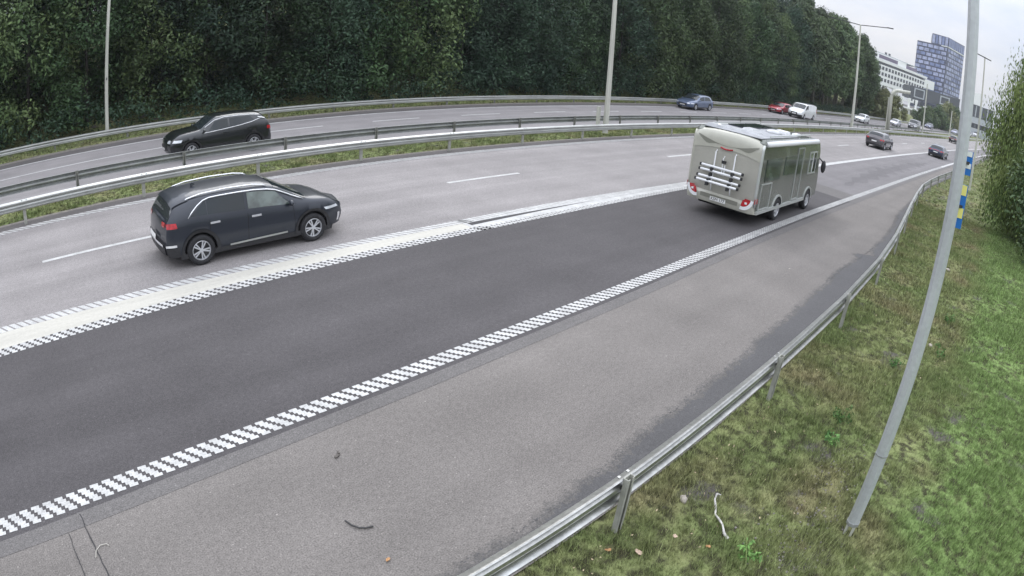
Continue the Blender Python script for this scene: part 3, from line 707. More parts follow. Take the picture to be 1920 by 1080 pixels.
# --- generic traffic
def make_car(name, label, cat, loc, yaw, L, W, H, colr, kind='hatch', rimm=M_ALLOY, lamps=True, plate=True, group=None, glassm=None, detail=True, chrome_belt=False, belt_=None, metal=.35):
    root = empty(name, loc, yaw); tag(root, label, cat, group)
    k = L / 4.4; h = H / 1.5
    if kind == 'hatch': roof = [(0, .86), (.08, .98), (.2, 1.12), (.55, 1.40), (.85, 1.46), (1.5, 1.5), (2.1, 1.48), (2.5, 1.41), (2.9, 1.24), (3.35, 1.0), (3.6, .96), (4.0, .88), (4.28, .76), (4.4, .68)]
    elif kind == 'suv': roof = [(0, .98), (.08, 1.08), (.2, 1.22), (.5, 1.44), (.8, 1.48), (1.5, 1.5), (2.2, 1.49), (2.5, 1.42), (2.8, 1.25), (3.12, 1.07), (3.4, 1.035), (3.9, .98), (4.25, .88), (4.4, .77)]
    elif kind == 'saloon': roof = [(0, .84), (.1, .92), (.5, .99), (.75, 1.06), (1.3, 1.38), (1.6, 1.47), (2.0, 1.5), (2.4, 1.46), (2.75, 1.32), (3.25, 1.0), (3.5, .95), (4.0, .86), (4.28, .74), (4.4, .66)]
    elif kind == 'van': roof = [(0, 1.38), (.06, 1.44), (.2, 1.48), (.8, 1.5), (2.0, 1.5), (2.7, 1.49), (3.05, 1.42), (3.35, 1.22), (3.7, .98), (3.9, .93), (4.15, .86), (4.32, .74), (4.4, .64)]
    roof = [(a * k, b * h) for a, b in roof]
    bz = {'hatch': .88, 'suv': .95, 'saloon': .86, 'van': .90}[kind]
    belt = [(0, (bz + .06) * h), (1.2 * k, (bz + .03) * h), (3.0 * k, (bz - .02) * h), (3.7 * k, (bz - .06) * h), (4.4 * k, (bz - .22) * h)]
    if belt_: belt = belt_
    c = Car(L, W, H, .80 * k, 3.52 * k, 1 * .315 * (h if kind != 'van' else .95), roof, belt, sill=.22 * min(h, 1.15), arch=1.18, tumble=.92 if kind == 'van' else .80, fb=.12, rb=.03 if kind == 'van' else .07,
            front=(.6, .2, 0), rear=(.3 if kind != 'van' else .15, .10 if kind != 'van' else .03, 0))
    if kind == 'van': c.tail_pts = [(.15, .1), (.35, 0), (1.6, .0), (2.2, .05)]
    pm = mat('paint ' + name + str(colr), colr, .28, metal, coat=1., var=.04, scale=2.); c.body(pm, root)
    G = glassm or M_GLASS; X = lambda a: a * k
    for sd_ in (-1, 1):
        if kind == 'van':
            c.glass('cab_window', G, root, X(2.55), X(3.45), 3.1, 3.9, side=sd_, xb1=X(3.1))
        else:
            r0 = {'hatch': (.62, .86), 'suv': (.72, .95) if chrome_belt else (.5, .72), 'saloon': (1.15, 1.3)}[kind]
            c.glass('rear_window_side', G, root, X(r0[0]), X(1.85), 3.1, 3.9, side=sd_, xa1=X(r0[1]))
            c.glass('front_window_side', G, root, X(1.93), X(2.82 if kind == 'suv' else 3.0), 3.1, 3.9, side=sd_, xb1=X(2.5 if kind == 'suv' else 2.62))
            if chrome_belt:
                pts = [c.P(X(x), v, sd_) + Vector((0, sd_ * .015, 0)) for x, v in ((.5, 3.55), (.9, 3.1), (1.4, 3.0), (2.0, 3.0), (2.6, 3.0), (3.0, 3.0))]
                MB().tube(pts, .013, 6).build('window_trim', M_CHROME, root)
                MB().tube([c.P(X(x), 4.2, sd_) + Vector((0, sd_ * .012, .01)) for x in (.55, .9, 1.5, 2.1, 2.5, 2.9)], .014, 6).build('roof_trim', M_CHROME, root)
                MB().tube([c.P(X(.30), 3.85, sd_) + Vector((0, sd_ * .02, .0)), c.P(X(.62), 3.7, sd_) + Vector((0, sd_ * .02, 0))], .022, 6).build('pillar_trim', M_CHROME, root)
    if kind == 'van':
        c.glass('windscreen', G, root, X(3.08), X(3.68), 4.3, 6.99, mirror=True, nx=8, nv=6)
        for sd_ in (-1, 1): c.fpatch('rear_door_window', G, root, sd_ * .1, sd_ * .62, 1.0 * h, 1.34 * h)
        c.spatch('body_crease', M_UNDER, root, X(.1), X(2.4), .80 * h, .812 * h, .004, nx=6, nz=1)
        c.fpatch('front_bumper', M_BLACKP, root, -.8, .8, .24, .50, True, .03); c.spatch('bumper_side', M_BLACKP, root, L - .35, L - .01, .26, .50, .015, nx=5)
        seam(c, root, X(2.5), .3, 1.3 * h); seam(c, root, X(3.35), .3, .9 * h)
    else:
        c.glass('windscreen', G, root, X(2.48 if kind == 'suv' else 2.52), X(3.10 if kind == 'suv' else 3.30), 4.3, 6.99, mirror=True, nx=8, nv=6)
        rg = {'hatch': (.17, .5), 'suv': (.16, .46), 'saloon': (.78, 1.28)}[kind]
        c.glass('rear_window', G, root, X(rg[0]), X(rg[1]), 4.5, 6.99, mirror=True, nx=6, nv=6)
        seam(c, root, X(1.9), .3, bz * h); seam(c, root, X(1.05), .5, bz * h); seam(c, root, X(3.05), .32, bz * h)
        handle(c, root, X(1.15), (bz - .10) * h, pm); handle(c, root, X(2.08), (bz - .11) * h, pm)
        c.spatch('sill_cladding', M_BLACKP, root, X(.3), L - .28, .20, .32, .010, nx=40, nz=2)
    if kind == 'suv': arch_trim(c, root, M_BLACKP, .055)
    mirrors(c, root, X(2.98), (bz + .03) * h, pm)
    for sd_ in (-1, 1):
        a, b = ((.8, 1.02) if kind != 'van' else (.7, 1.1))
        c.spatch('tail_lamp', M_RED, root, .0, .22, a * h, (a + .13) * h if kind != 'van' else b * h, .012, False, 5, 3, side=sd_)
        c.fpatch('tail_lamp', M_RED, root, sd_ * W * .30, sd_ * W * .42, a * h, (a + .13) * h if kind != 'van' else b * h, off=.012)
        z0, z1 = (.60, .70) if kind != 'suv' else (.68, .79)
        if kind == 'van': z0, z1 = .58, .74
        c.spatch('headlamp', M_LAMP, root, L - .42, L - .06, z0 * h, z1 * h * .98, .012, False, 6, 3, slant=-.05, side=sd_)
        c.fpatch('headlamp', M_LAMP, root, sd_ * W * .26, sd_ * W * .39, (z0 - .02) * h, z1 * h * .97, True, .012)
    if kind != 'van':
        c.fpatch('rear_bumper', M_BLACKP, root, -.74, .74, .27, .46, off=.02)
    c.fpatch('grille', M_BLACKP, root, -.42, .42, .36 * h, .58 * h, True, .014)
    c.fpatch('number_plate', M_PLATE, root, -.26, .26, .40 * h, .49 * h, True, .03)
    c.fpatch('number_plate', M_PLATE, root, -.26, .26, .62 * h, .72 * h, off=.03)
    put_wheels(c, root, wheel_meshes(c.wr, .21, rimm=rimm))
    return root, c

# opposite carriageway, heading towards the left of the photograph
r_, c_ = make_car('sports_utility_car', 'black sport utility car with chrome window line behind the median rails', 'car', (9.72, 24.42, .004), R(179.6), 4.3, 1.84, 1.54, (.010, .013, .016), 'suv', chrome_belt=True, belt_=[(0, 1.16), (.7, 1.15), (1.2, 1.10), (2.2, .99), (3.0, .93), (3.5, .90), (4.0, .84), (4.3, .72)])
make_car('hatchback_car', 'blue-grey hatchback alone in the far lane beside the wood', 'car', (53.1, 29.2, .004), math.pi, 4.2, 1.8, 1.42, (.10, .135, .22), 'hatch')
make_car('estate_car', 'red car half hidden behind the white van', 'car', (74.6, 29.3, .004), math.pi, 4.6, 1.75, 1.35, (.36, .015, .03), 'hatch')
make_car('delivery_van', 'white panel van with black front bumper beside the red car', 'van', (75.8, 26.7, .004), R(179), 5.2, 1.95, 1.85, (.74, .76, .76), 'van')
make_car('family_car', 'white car right of the tall pole that carries an arm', 'car', (105.2, 26.7, .004), R(179), 4.5, 1.8, 1.50, (.72, .76, .76), 'hatch')
make_car('family_car', 'white and silver car just right of the bent gantry post', 'car', (133, 26.4, .004), R(178), 4.8, 1.9, 1.45, (.66, .66, .70), 'hatch')
make_car('people_carrier', 'dark grey people carrier passing in front of the white columns', 'van', (143, 23.8, .004), R(178), 5.2, 2.1, 2.25, (.12, .12, .13), 'van')
make_car('family_car', 'small dark blue car behind the grey people carrier', 'car', (193, 27.6, .004), R(177), 5.0, 2.1, 1.7, (.05, .06, .13), 'hatch')
make_car('family_car', 'pale blue-grey car half hidden by the left edge of the big near pole', 'car', (226, 22.6, .004), R(177), 5.0, 2.2, 1.8, (.30, .31, .42), 'hatch')
# near carriageway, driving away
make_car('sports_utility_car', 'grey and maroon sport utility car in the middle lane, driving away', 'car', (59.0, 13.75, .004), R(-2.5), 4.5, 1.92, 1.58, (.085, .078, .085), 'suv')
make_car('hatchback_car', 'dark navy hatchback in the slip lane just left of the big near pole', 'car', (72.6, 9.25, .004), R(-3), 4.3, 1.95, 1.45, (.014, .024, .06), 'hatch')
make_car('hatchback_car', 'black car mostly hidden behind the big near pole', 'car', (134, 13.8, .004), R(-4), 4.4, 1.8, 1.6, (.02, .02, .022), 'hatch')
make_car('parked_car', 'white car queueing far off, first to the right of the big near pole', 'car', (270, 20.6, .004), R(168), 5.0, 2.2, 2.2, (.72, .72, .74), 'suv')
make_car('parked_car', 'white car queueing far off, beside the willow foliage', 'car', (330, 20.8, .004), R(168), 5.5, 2.6, 2.6, (.74, .74, .76), 'suv')

# ------------------------------------------------------------ motorhome
def motorhome():
    root = empty('motorhome', (17.25, 8.52, .004), R(1.4)); root.scale = (1, 1.045, 1.03); tag(root, 'silver and grey motorhome with an empty bicycle rack on its back', 'motorhome')
    W2 = 1.13; L = 6.15; H = 2.60
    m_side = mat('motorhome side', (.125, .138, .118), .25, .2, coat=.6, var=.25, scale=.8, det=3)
    m_rear = mat('motorhome rear silver', (.41, .40, .35), .4, .2, coat=.3, var=.05, scale=2, detail2=(20, .03))
    m_cream = mat('motorhome cream', (.44, .435, .37), .35, .05, coat=.5, var=.04, scale=3)
    m_roof = mat('motorhome roof', (.30, .31, .33), .45, .1, var=.15, scale=3)
    m_frame = mat('motorhome frame', (.52, .54, .52), .35, .4)
    m_white = mat('motorhome white', (.78, .79, .80), .4)
    m_swoosh = mat('motorhome swoosh', (.25, .25, .21), .4, .3)
    # shell profile, side view (x, z)
    prof = [(.10, .42), (.02, .62), (.0, 1.5), (.02, 2.32), (.09, 2.50), (.22, 2.59), (.5, 2.60), (L - 1.2, 2.60), (L - .75, 2.56), (L - .35, 2.42), (L - .16, 2.1), (L - .08, 1.5), (L + .05, 1.1), (L + .10, .8), (L + .05, .45)]
    mb = MB(); vs = []; n = len(prof)
    cx, cz = L / 2, 1.5
    for y, kk in ((-W2, .985), (-W2 + .05, 1), (W2 - .05, 1), (W2, .985)):
        for x, z in prof: vs.append((cx + (x - cx) * (kk if kk == 1 else .992), y, z if z < 1 else (z - cz) * (.965 if kk < 1 and z > 2.3 else 1) + cz))
    fs = []
    for r in range(3):
        for i in range(n): j = (i + 1) % n; fs.append((r * n + i, r * n + j, (r + 1) * n + j, (r + 1) * n + i))
    fs += [tuple(range(n)), tuple(range(4 * n - 1, 3 * n - 1, -1))]
    shade(mb.add(vs, fs).build('shell', m_side, root, fix=True), 30)
    # rear panel, silver with cream cap
    def rx(z): return float(np.interp(z, [.42, .62, 1.5, 2.32, 2.5, 2.59], [.10, .02, 0, .02, .09, .22]))
    def rear_sheet(name, m, poly_rows, d=.02):
        """rows of (z, y0, y1) from bottom to top laid on the rear face"""
        vs = []
        for z, a, b in poly_rows:
            for t in range(7):
                y = a + (b - a) * t / 6; vs.append((rx(z) - d - .03 * (1 - (y / W2) ** 2), y, z))
        k = 7; fs = [(i * k + j, (i + 1) * k + j, (i + 1) * k + j + 1, i * k + j + 1) for i in range(len(poly_rows) - 1) for j in range(6)]
        o = MB().add(vs, fs).build(name, m, root); shade(o, 40); return o
    rear_sheet('rear_panel', m_rear, [(z, -1.10, 1.10) for z in (.66, .9, 1.3, 1.7, 2.0, 2.16)])
    # cream cap wrapping over the top
    vs = []; zr = [(2.08, .012), (2.2, .016), (2.33, .026), (2.44, .050), (2.53, .10), (2.585, .18), (2.61, .30), (2.612, .46)]
    for i, (z, x) in enumerate(zr):
        for t in range(9):
            y = (-1 + t / 4) * (1.135 - (.02 if i > 4 else 0)); yy = y
            vs.append((x - .035 - .03 * (1 - (y / W2) ** 2), yy, z - .10 * abs(y / W2) ** 4 * (i > 2) + .14 * abs(y / W2) ** 2 * (-1) * (i == 0)))
    fs = [(i * 9 + j, (i + 1) * 9 + j, (i + 1) * 9 + j + 1, i * 9 + j + 1) for i in range(len(zr) - 1) for j in range(8)]
    shade(MB().add(vs, fs).build('rear_cap', m_cream, root), 50)
    for sd_ in (-1, 1):     # corner mouldings
        MB().tube([(rx(z) + .0, sd_ * 1.115, z) for z in (.62, 1.0, 1.5, 2.0, 2.3, 2.45)], .045, 8).build('corner_moulding', m_cream if sd_ > 0 else m_frame, root, smooth=True)
    # dark swoosh in the cap
    top = []; bot = []
    for i in range(21):
        y = -1 + 2 * i / 20; a = abs(y); zt = 2.17 + .20 * a ** 1.6; th = .012 + .13 * math.exp(-((a - .70) / .24) ** 2)
        top.append((y, zt)); bot.append((y, zt - th))
    vs = [(rx(z) - .042 - .03 * (1 - (y / W2) ** 2), y, z) for y, z in bot + top]
    MB().add(vs, [(i, i + 1, 22 + i, 21 + i) for i in range(20)][::1]).build('cap_recess', m_swoosh, root)
    MB().tube([(-.068, y, 2.10 - .10 * (1 - (y / .2) ** 2) * .3) for y in (-.2, -.1, 0, .1, .2)], .022, 6).build('brake_lamp', M_RED, root)
    # rear bumper
    bprof = [(.13, .38), (-.06, .40), (-.10, .52), (-.10, .64), (-.03, .72), (.06, .72)]
    vs = []
    ys = [-1.13, -1.0, -.7, -.35, 0, .35, .7, 1.0, 1.13]
    for y in ys:
        e = .10 * max(0, (abs(y) - .9) / .23) ** 2; up = .0
        for x, z in bprof: vs.append((x + e, y, z + up))
    k = len(bprof); fs = [(i * k + j, i * k + j + 1, (i + 1) * k + j + 1, (i + 1) * k + j) for i in range(len(ys) - 1) for j in range(k - 1)] + [tuple(range(k)), tuple((len(ys) - 1) * k + j for j in range(k - 1, -1, -1))]
    shade(MB().add(vs, fs).build('rear_bumper', m_cream, root, fix=True), 35)
    MB().box((-.105, 0, .60), (.012, 1.25, .12)).build('bumper_recess', m_swoosh, root)
    MB().box((-.116, .02, .545), (.012, .52, .115)).build('number_plate', M_PLATE, root)
    fc = bpy.data.curves.new('plate_text', 'FONT'); fc.body = 'KSM 177'; fc.size = .125; fc.align_x = 'CENTER'; fc.align_y = 'CENTER'; fc.extrude = .002; fc.materials.append(M_TEXT)
    fo = bpy.data.objects.new('plate_text', fc); col.objects.link(fo); bpy.context.view_layer.update(); tm_ = bpy.data.meshes.new_from_object(fo.evaluated_get(bpy.context.evaluated_depsgraph_get())); bpy.data.objects.remove(fo); fo = link(bpy.data.objects.new('plate_text', tm_)); fo.parent = root; fo.location = (-.1245, .02, .545); fo.rotation_euler = (R(90), 0, R(-90))
    for sd_ in (-1, 1):      # lamp clusters curl up the corners
        def arc(r0, r1, x, n=10):
            vs = []
            for i in range(n + 1):
                t = R(185 + 100 * i / n); 
                for r_ in (r0, r1): vs.append((x + .06 * max(0, (abs(.82 - r_ * math.cos(t) * 1.0) - .85)) * 2, sd_ * (.80 - r_ * math.cos(t) * .9), .84 + r_ * math.sin(t)))
            return vs, [(2 * i, 2 * i + 1, 2 * i + 3, 2 * i + 2) for i in range(n)]
        v, f = arc(.26, .36, -.125); MB().add(v, f).build('lamp_surround', m_white, root)
        v, f = arc(.06, .255, -.128); MB().add(v, f).build('tail_lamp', M_RED, root)
        MB().box((-.132, sd_ * .90, .70), (.012, .07, .06)).build('reversing_lamp', m_white, root)
        MB().box((.05, sd_ * 1.14, .80), (.22, .012, .14)).build('side_lamp', M_RED, root)
    # bicycle rack
    for y in (-.34, .30): MB().tube([(-.07, y, 2.0), (-.13, y, 1.95), (-.15, y, .92), (-.11, y, .78)], .020, 6).build('rack_frame', m_white, root, smooth=True)
    rk = MB().tube([(-.07, .02, 1.86), (-.15, .02, 1.80), (-.15, .02, 1.3)], .016, 6).tube([(-.15, -.06, 1.62), (-.15, -.06, 1.3)], .016, 6); rk.build('rack_arm', m_white, root)
    for z, x in ((1.46, -.16), (1.33, -.20), (1.15, -.28), (1.04, -.38)):
        rl = MB().tube([(x, -.64, z + .03), (x, .70, z + .03)], .036, 8); rl.build('rack_rail', m_white, root)
        [MB().box((x, q, z + .03), (.08, .05, .08)).build('rail_end', M_BLACKP, root) for q in (-.66, .72)]
    cl = MB()
    for y in (-.36, .32):
        for z, x in ((1.42, -.20), (1.26, -.25), (1.10, -.34), (1.0, -.41)): cl.box((x, y, z), (.13, .07, .10))
    for y in (.02, -.05): cl.box((-.16, y, 1.70), (.06, .06, .09))
    tag(cl.build('rack_clamp', M_BLACKP, root), kind='stuff')
    # roof furniture
    m_lid = mat('motorhome rooflight', (.46, .47, .48), .3, .1, var=.12, scale=4)
    def roofbox(name, c, d, m, taper=.9): MB().box(c, d, taper=taper).build(name, m, root)
    roofbox('skylight', (.52, .70, 2.655), (.40, .55, .08), m_lid, .85); roofbox('skylight', (.80, .12, 2.65), (.36, .40, .06), m_lid, .8); roofbox('skylight', (1.15, -.30, 2.645), (.42, .45, .06), m_lid, .8); roofbox('skylight', (1.85, .10, 2.65), (.62, .42, .06), m_lid, .8)
    roofbox('solar_panel', (2.4, .55, 2.65), (1.3, .68, .035), M_GLASS, 1); roofbox('solar_panel', (3.6, .55, 2.65), (.9, .68, .035), M_GLASS, 1)
    sp_ = MB().blob((2.75, -.35, 2.63), (.34, .28, .11), 16, 8); sp_.build('air_conditioner', m_lid, root, smooth=True)
    roofbox('roof_vent', (3.5, -.4, 2.66), (.42, .42, .09), m_white); roofbox('roof_vent', (3.9, -.75, 2.65), (.5, .18, .07), m_white)
    MB().blob((.48, .60, 2.65), (.07, .07, .08), 8, 6).build('antenna', m_white, root, smooth=True)
    MB().box((1.9, 0, 2.612), (3.5, 1.9, .02)).build('roof_sheet', m_roof, root)
    for sd_ in (-1, 1): MB().tube([(.8, sd_ * .98, 2.68), (4.8, sd_ * .98, 2.68)], .018, 6).tube([(.8, sd_ * .98, 2.6), (.8, sd_ * .98, 2.68)], .015, 5).tube([(4.8, sd_ * .98, 2.6), (4.8, sd_ * .98, 2.68)], .015, 5).build('roof_rail', m_frame, root)
    # awning cassette on the right upper edge
    MB().tube([(.22, -1.16, 2.49), (L - .85, -1.16, 2.49)], .085, 10).build('awning', m_white, root, smooth=True)
    y = -W2
    def plate(name, x0, x1, z0, z1, m, d=.012): return MB().box(((x0 + x1) / 2, y - d / 2, (z0 + z1) / 2), (x1 - x0, d, z1 - z0)).build(name, m, root)
    def frame(name, x0, x1, z0, z1, t, m, d=.025):
        mb = MB(); Y = y - d / 2
        mb.box(((x0 + x1) / 2, Y, z0 + t / 2), (x1 - x0, d, t)).box(((x0 + x1) / 2, Y, z1 - t / 2), (x1 - x0, d, t))
        mb.box((x0 + t / 2, Y, (z0 + z1) / 2), (t, d, z1 - z0 - 2 * t)).box((x1 - t / 2, Y, (z0 + z1) / 2), (t, d, z1 - z0 - 2 * t)); return mb.build(name, m, root)
    m_gl = mat('motorhome side window', (.055, .075, .058), .12, 0, spec=.5, coat=.2, var=.45, scale=1.6, det=4)
    plate('side_window', .45, 1.75, 1.36, 2.02, m_gl, .02)
    plate('side_window', 2.1, 3.2, 1.45, 2.05, m_gl, .02)
    frame('locker_door', .28, 1.15, .50, 1.30, .035, m_frame)
    frame('entry_door', 3.3, 3.95, .52, 2.30, .035, m_frame)
    plate('door_window', 3.42, 3.83, 1.4, 2.05, m_gl, .02)
    frame('cab_window_frame', 4.70, 5.55, 1.32, 2.12, .05, m_frame)
    plate('cab_window', 4.76, 5.10, 1.38, 2.06, M_GLASSL, .015); plate('cab_window', 5.16, 5.49, 1.38, 2.06, M_GLASS, .015)
    MB().box((5.13, y - .012, 1.72), (.05, .024, .68)).build('window_divider', m_white, root)
    MB().box((2.4, y - .02, .44), (4.5, .05, .10)).build('side_skirt', m_frame, root)
    for xa in (1.95, 5.15):
        vs = []; n = 14; r_ = .40
        for i in range(n + 1):
            t = math.pi * i / n
            for q, d in ((r_, .03), (r_ + .06, .03), (r_ + .06, 0)): vs.append((xa - q * math.cos(t), y - d, .38 + q * math.sin(t)))
        MB().add(vs, [(a, a + 1, a + 4, a + 3) for a in range(0, 3 * n, 3)] + [(a + 1, a + 2, a + 5, a + 4) for a in range(0, 3 * n, 3)]).build('arch_trim', m_frame, root)
        vs = [(xa, y - .006, .38)] + [(xa - r_ * math.cos(math.pi * i / n), y - .006, .38 + r_ * math.sin(math.pi * i / n)) for i in range(n + 1)]
        MB().add(vs, [(0, i + 1, i + 2) for i in range(n)]).build('wheel_well', M_UNDER, root)
    ty, rim, well = wheel_meshes(.345, .22, spokes=6, dbl=False)
    for xa in (1.95, 5.15):
        for sd_ in (-1, 1):
            wo = inst('wheel', ty, root, (xa, sd_ * 1.06, .345), 0 if sd_ < 0 else math.pi); inst('rim', rim, wo); inst('brake_disc', well, wo)
    MB().box((L / 2, 0, .36), (L - .6, 1.7, .2)).build('underbody', M_UNDER, root)
    for sd_ in (-1, 1): MB().blob((L + .02, sd_ * 1.28, 1.55), (.09, .10, .24), 8, 6).tube([(L - .1, sd_ * 1.1, 1.85), (L, sd_ * 1.27, 1.7)], .025, 6).build('wing_mirror', M_BLACKP, root, smooth=True)
    # windscreen at the front
    MB().add([(L - .04, -.95, 1.25), (L - .04, .95, 1.25), (L - .17, .9, 2.15), (L - .17, -.9, 2.15)], [(0, 1, 2, 3)]).build('windscreen', M_GLASS, root)
motorhome()

# ------------------------------------------------------------ poles, signs, gantry
def pole(name, label, loc, h, r0, r1, m, n=8, cat='lamp post', joint=None):
    root = empty(name, (*loc, 0), up=True); tag(root, label, cat)
    mb = MB(); mb.tube([(0, 0, .12), (0, 0, h)], [r0, r1], n); mb.build('shaft', m, root)
    return root
np_ = pole('near_lamp_post', 'big pale octagonal pole rising from the grass bank, blue and yellow marker boards on it', (6.40, .36), 9.5, .083, .055, M_POLE, 8)
mb = MB().tube([(0, 0, 1.10), (0, 0, 1.115)], .086, 8); mb.build('joint_ring', M_GALVD, np_)
mb = MB()
for k in range(4):
    a = R(45 + 90 * k); mb.box((.062 * math.cos(a), .062 * math.sin(a), .02), (.03, .03, .24))
mb.build('foot', M_POLE2, np_)
MB().tube([(0, 0, .10), (0, 0, .14)], .092, 8).build('base_ring', M_GALVD, np_)
m_blue = mat('sign blue', (.01, .15, .50), .45); m_yel = mat('sign yellow', (.80, .74, .22), .45); m_wht = mat('sign white', (.78, .8, .78), .45)
def marker(zc, cols, hh):
    # hazard boards clamped behind the pole, edge on to the verge side
    fwd = Vector((.72, -.69, 0)); b = Vector((.058, -.105, 0)) * 1.0
    bo = MB(); z = zc
    bk = None
    first = True
    H_ = sum(hh)
    MB().box((.125, -.08, z - H_ / 2), (.010, .085, H_), rz=R(12)).build('marker_board', m_blue, np_)
    for c_, h_ in zip(cols, hh):
        if c_ is not m_blue: MB().box((.1175, -.0815, z - h_ / 2), (.006, .066, h_ * .93), rz=R(12)).build('reflector_panel', c_, np_)
        z -= h_
    MB().box((.09, -.05, zc - sum(hh) / 2), (.12, .03, .03), rz=R(-40)).build('board_clamp', M_DARKM, np_)
marker(4.13, [m_yel, m_blue, m_yel, m_blue], [.11, .12, .11, .10])
marker(4.47, [m_wht, m_blue, m_wht, m_blue], [.055, .065, .055, .065])

p_ = pole('lamp_post', 'pale lamp post at the edge of the wood behind the far guard rail', (4.0, 32.9), 11, .105, .07, M_POLE2, 10)
MB().box((.0, -.1, 3.0), (.05, .05, .12)).build('band', M_DARKM, p_)
p_ = pole('lamp_post', 'weathered lamp post in the median with a grey cabinet at its foot', (26.1, 20.0), 12, .155, .09, M_POLE2, 8)
MB().box((-.35, .25, .95), (.20, .12, 1.05)).build('cabinet', M_POLE2, p_); MB().box((.30, .2, 1.05), (.14, .10, .75)).build('cabinet', M_POLE2, p_)
p_ = pole('lamp_post', 'tall median lamp post with a long arm, left of the white office block', (74.1, 20.4), 12.9, .19, .09, M_POLE2, 8)
for q in (-1, 1):
    MB().tube([(0, 0, 12.85), (-.5 * q, 3.4 * q, 13.15)], .05, 6).build('arm', M_DARKM, p_)
    MB().box((-.55 * q, 3.7 * q, 13.17), (.25, .8, .1), rz=R(8)).build('lantern', M_DARKM, p_)
p_ = pole('lamp_post', 'slim lamp post with short cross arm on the grass, right of the big pole', (48.1, 2.85), 10.0, .10, .05, M_POLE2, 8)
MB().tube([(-.6, .75, 10.05), (.3, -.5, 9.85)], .04, 6).build('arm', M_DARKM, p_)
MB().box((-.8, 1.0, 10.08), (.3, .5, .08), rz=R(40)).build('lantern', M_DARKM, p_)
p_ = pole('lamp_post', 'thin median lamp post in front of the dark plinth of the tower', (122, 18.9), 9.9, .16, .10, M_POLE2, 8)
p_ = pole('lamp_post', 'short pale mast among the shrubs below the tower', (178, 19.5), 7.0, .16, .14, M_POLE2, 8, 'mast')
# cantilever gantry whose post bends over the lanes
g_ = empty('cantilever_gantry', (88, 18.75, 0), up=True); tag(g_, 'thick grey post that bends over into an arm above the near lanes', 'gantry')
MB().tube([(0, 0, 0), (0, 0, 5.4), (.02, -.15, 5.9), (.08, -.5, 6.25), (.15, -.9, 6.4), (.5, -2.7, 6.5)], .24, 10).build('post_and_arm', M_POLE2, g_, smooth=True)
MB().tube([(-.0, .36, 0), (0, .33, 5.2)], .10, 8).build('brace', M_POLE2, g_)
MB().box((0, 0, .1), (.9, .9, .2)).build('foundation', M_DIRT, g_)

# ------------------------------------------------------------ small things on the ground
def stone(label, x, y, r, m, flat=.6, name='stone', cat='stone'):
    rr = random.Random(int(x * 1000)); z = float(gz(x, y))
    o = MB().blob((0, 0, 0), (r, r * .75, r * flat), 9, 6, .16, rr).build(name, m, None, True, (x, y, z + r * flat * .5)); o.rotation_euler = (0, 0, rr.uniform(0, 6)); tag(o, label, cat)
M_STONE = mat('pale stone', (.42, .38, .33), .9, var=.25, scale=14, det=6)
stone('pale knobbly stone in the grass behind the near rail', 5.44, 2.28, .062, M_STONE, .8)
stone('small pale stone in the turf beside the big near pole', 13.65, .72, .07, M_STONE, .6)
stone('small white stone in the turf right of the pole, higher up the bank', 21.4, 1.34, .08, M_STONE, .6)
M_LEAFO = mat('orange leaf', (.50, .27, .12), .7, var=.25, scale=20); M_LEAFP = mat('pale leaf', (.60, .45, .34), .7, var=.2, scale=20)
def leaf(label, x, y, r, m, seed):
    rr = random.Random(seed); n = 12; z = float(gz(x, y)) + .035; vs = [(0, 0, .014)]
    for i in range(n):
        t = 2 * math.pi * i / n; q = r * (.75 + .25 * rr.random()) * (1.25 if i == 0 else 1); vs.append((q * math.cos(t), q * .75 * math.sin(t), rr.uniform(-.004, .012)))
    fs = [(0, i + 1, (i + 1) % n + 1) for i in range(n)]
    o = MB().add(vs + [(a, b, c - .004) for a, b, c in vs], fs + [tuple(k + n + 1 for k in f[::-1]) for f in fs]).build('fallen_leaf', m, None, False, (x, y, z)); o.rotation_euler = (.15, .1, rr.uniform(0, 6)); tag(o, label, 'leaf')
leaf('large pale fallen leaf lying in the grass near the bottom edge', 4.343, 2.113, .055, M_LEAFP, 1)
leaf('orange fallen leaf left of the large pale one', 4.122, 2.35, .035, M_LEAFO, 2)
leaf('brown fallen leaf right of the large pale one', 4.98, 1.62, .034, M_LEAFO, 3)
leaf('pinkish fallen leaf between the rail post and the stick', 4.83, 1.98, .034, M_LEAFP, 4)
leaf('orange fallen leaf on the shoulder close to the bottom edge', 2.3, 3.62, .03, M_LEAFO, 5)
# torn strip of plastic / bleached stick
pts = [(5.86, 1.99), (5.82, 2.03), (5.72, 2.0), (5.63, 1.92), (5.52, 1.86), (5.45, 1.76), (5.38, 1.68), (5.29, 1.60), (5.26, 1.52)]
o = MB().tube([(x - 5.5, y - 1.8, .035 + .02 * math.sin(i * 1.3)) for i, (x, y) in enumerate(pts)], [.008, .014, .012, .016, .012, .015, .011, .016, .022], 6).build('bleached_stick', mat('bleached wood', (.55, .53, .50), .8, var=.3, scale=10), None, False, (5.5, 1.8, float(gz(5.5, 1.8)))); tag(o, 'crooked bleached stick in the grass between rail and pole', 'stick')
M_SCRAP = mat('rubber scrap', (.05, .05, .05), .8)
o = MB().tube([(0, 0, .012), (.02, -.10, .014), (.06, -.17, .014), (.12, -.21, .012), (.2, -.23, .01)], .010, 5).build('rubber_strip', M_SCRAP, None, False, (2.25, 4.33, .005)); tag(o, 'thin curved strip of black rubber on the shoulder', 'scrap')
o = MB().tube([(0, 0, .01), (.03, .10, .01), (.10, .16, .01), (.18, .15, .01), (.2, .11, .01)], .005, 5).build('wire_loop', mat('wire', (.45, .43, .38), .6), None, False, (-.447, 5.10, .005)); tag(o, 'small hooked piece of pale wire beside the cracks in the shoulder', 'scrap')
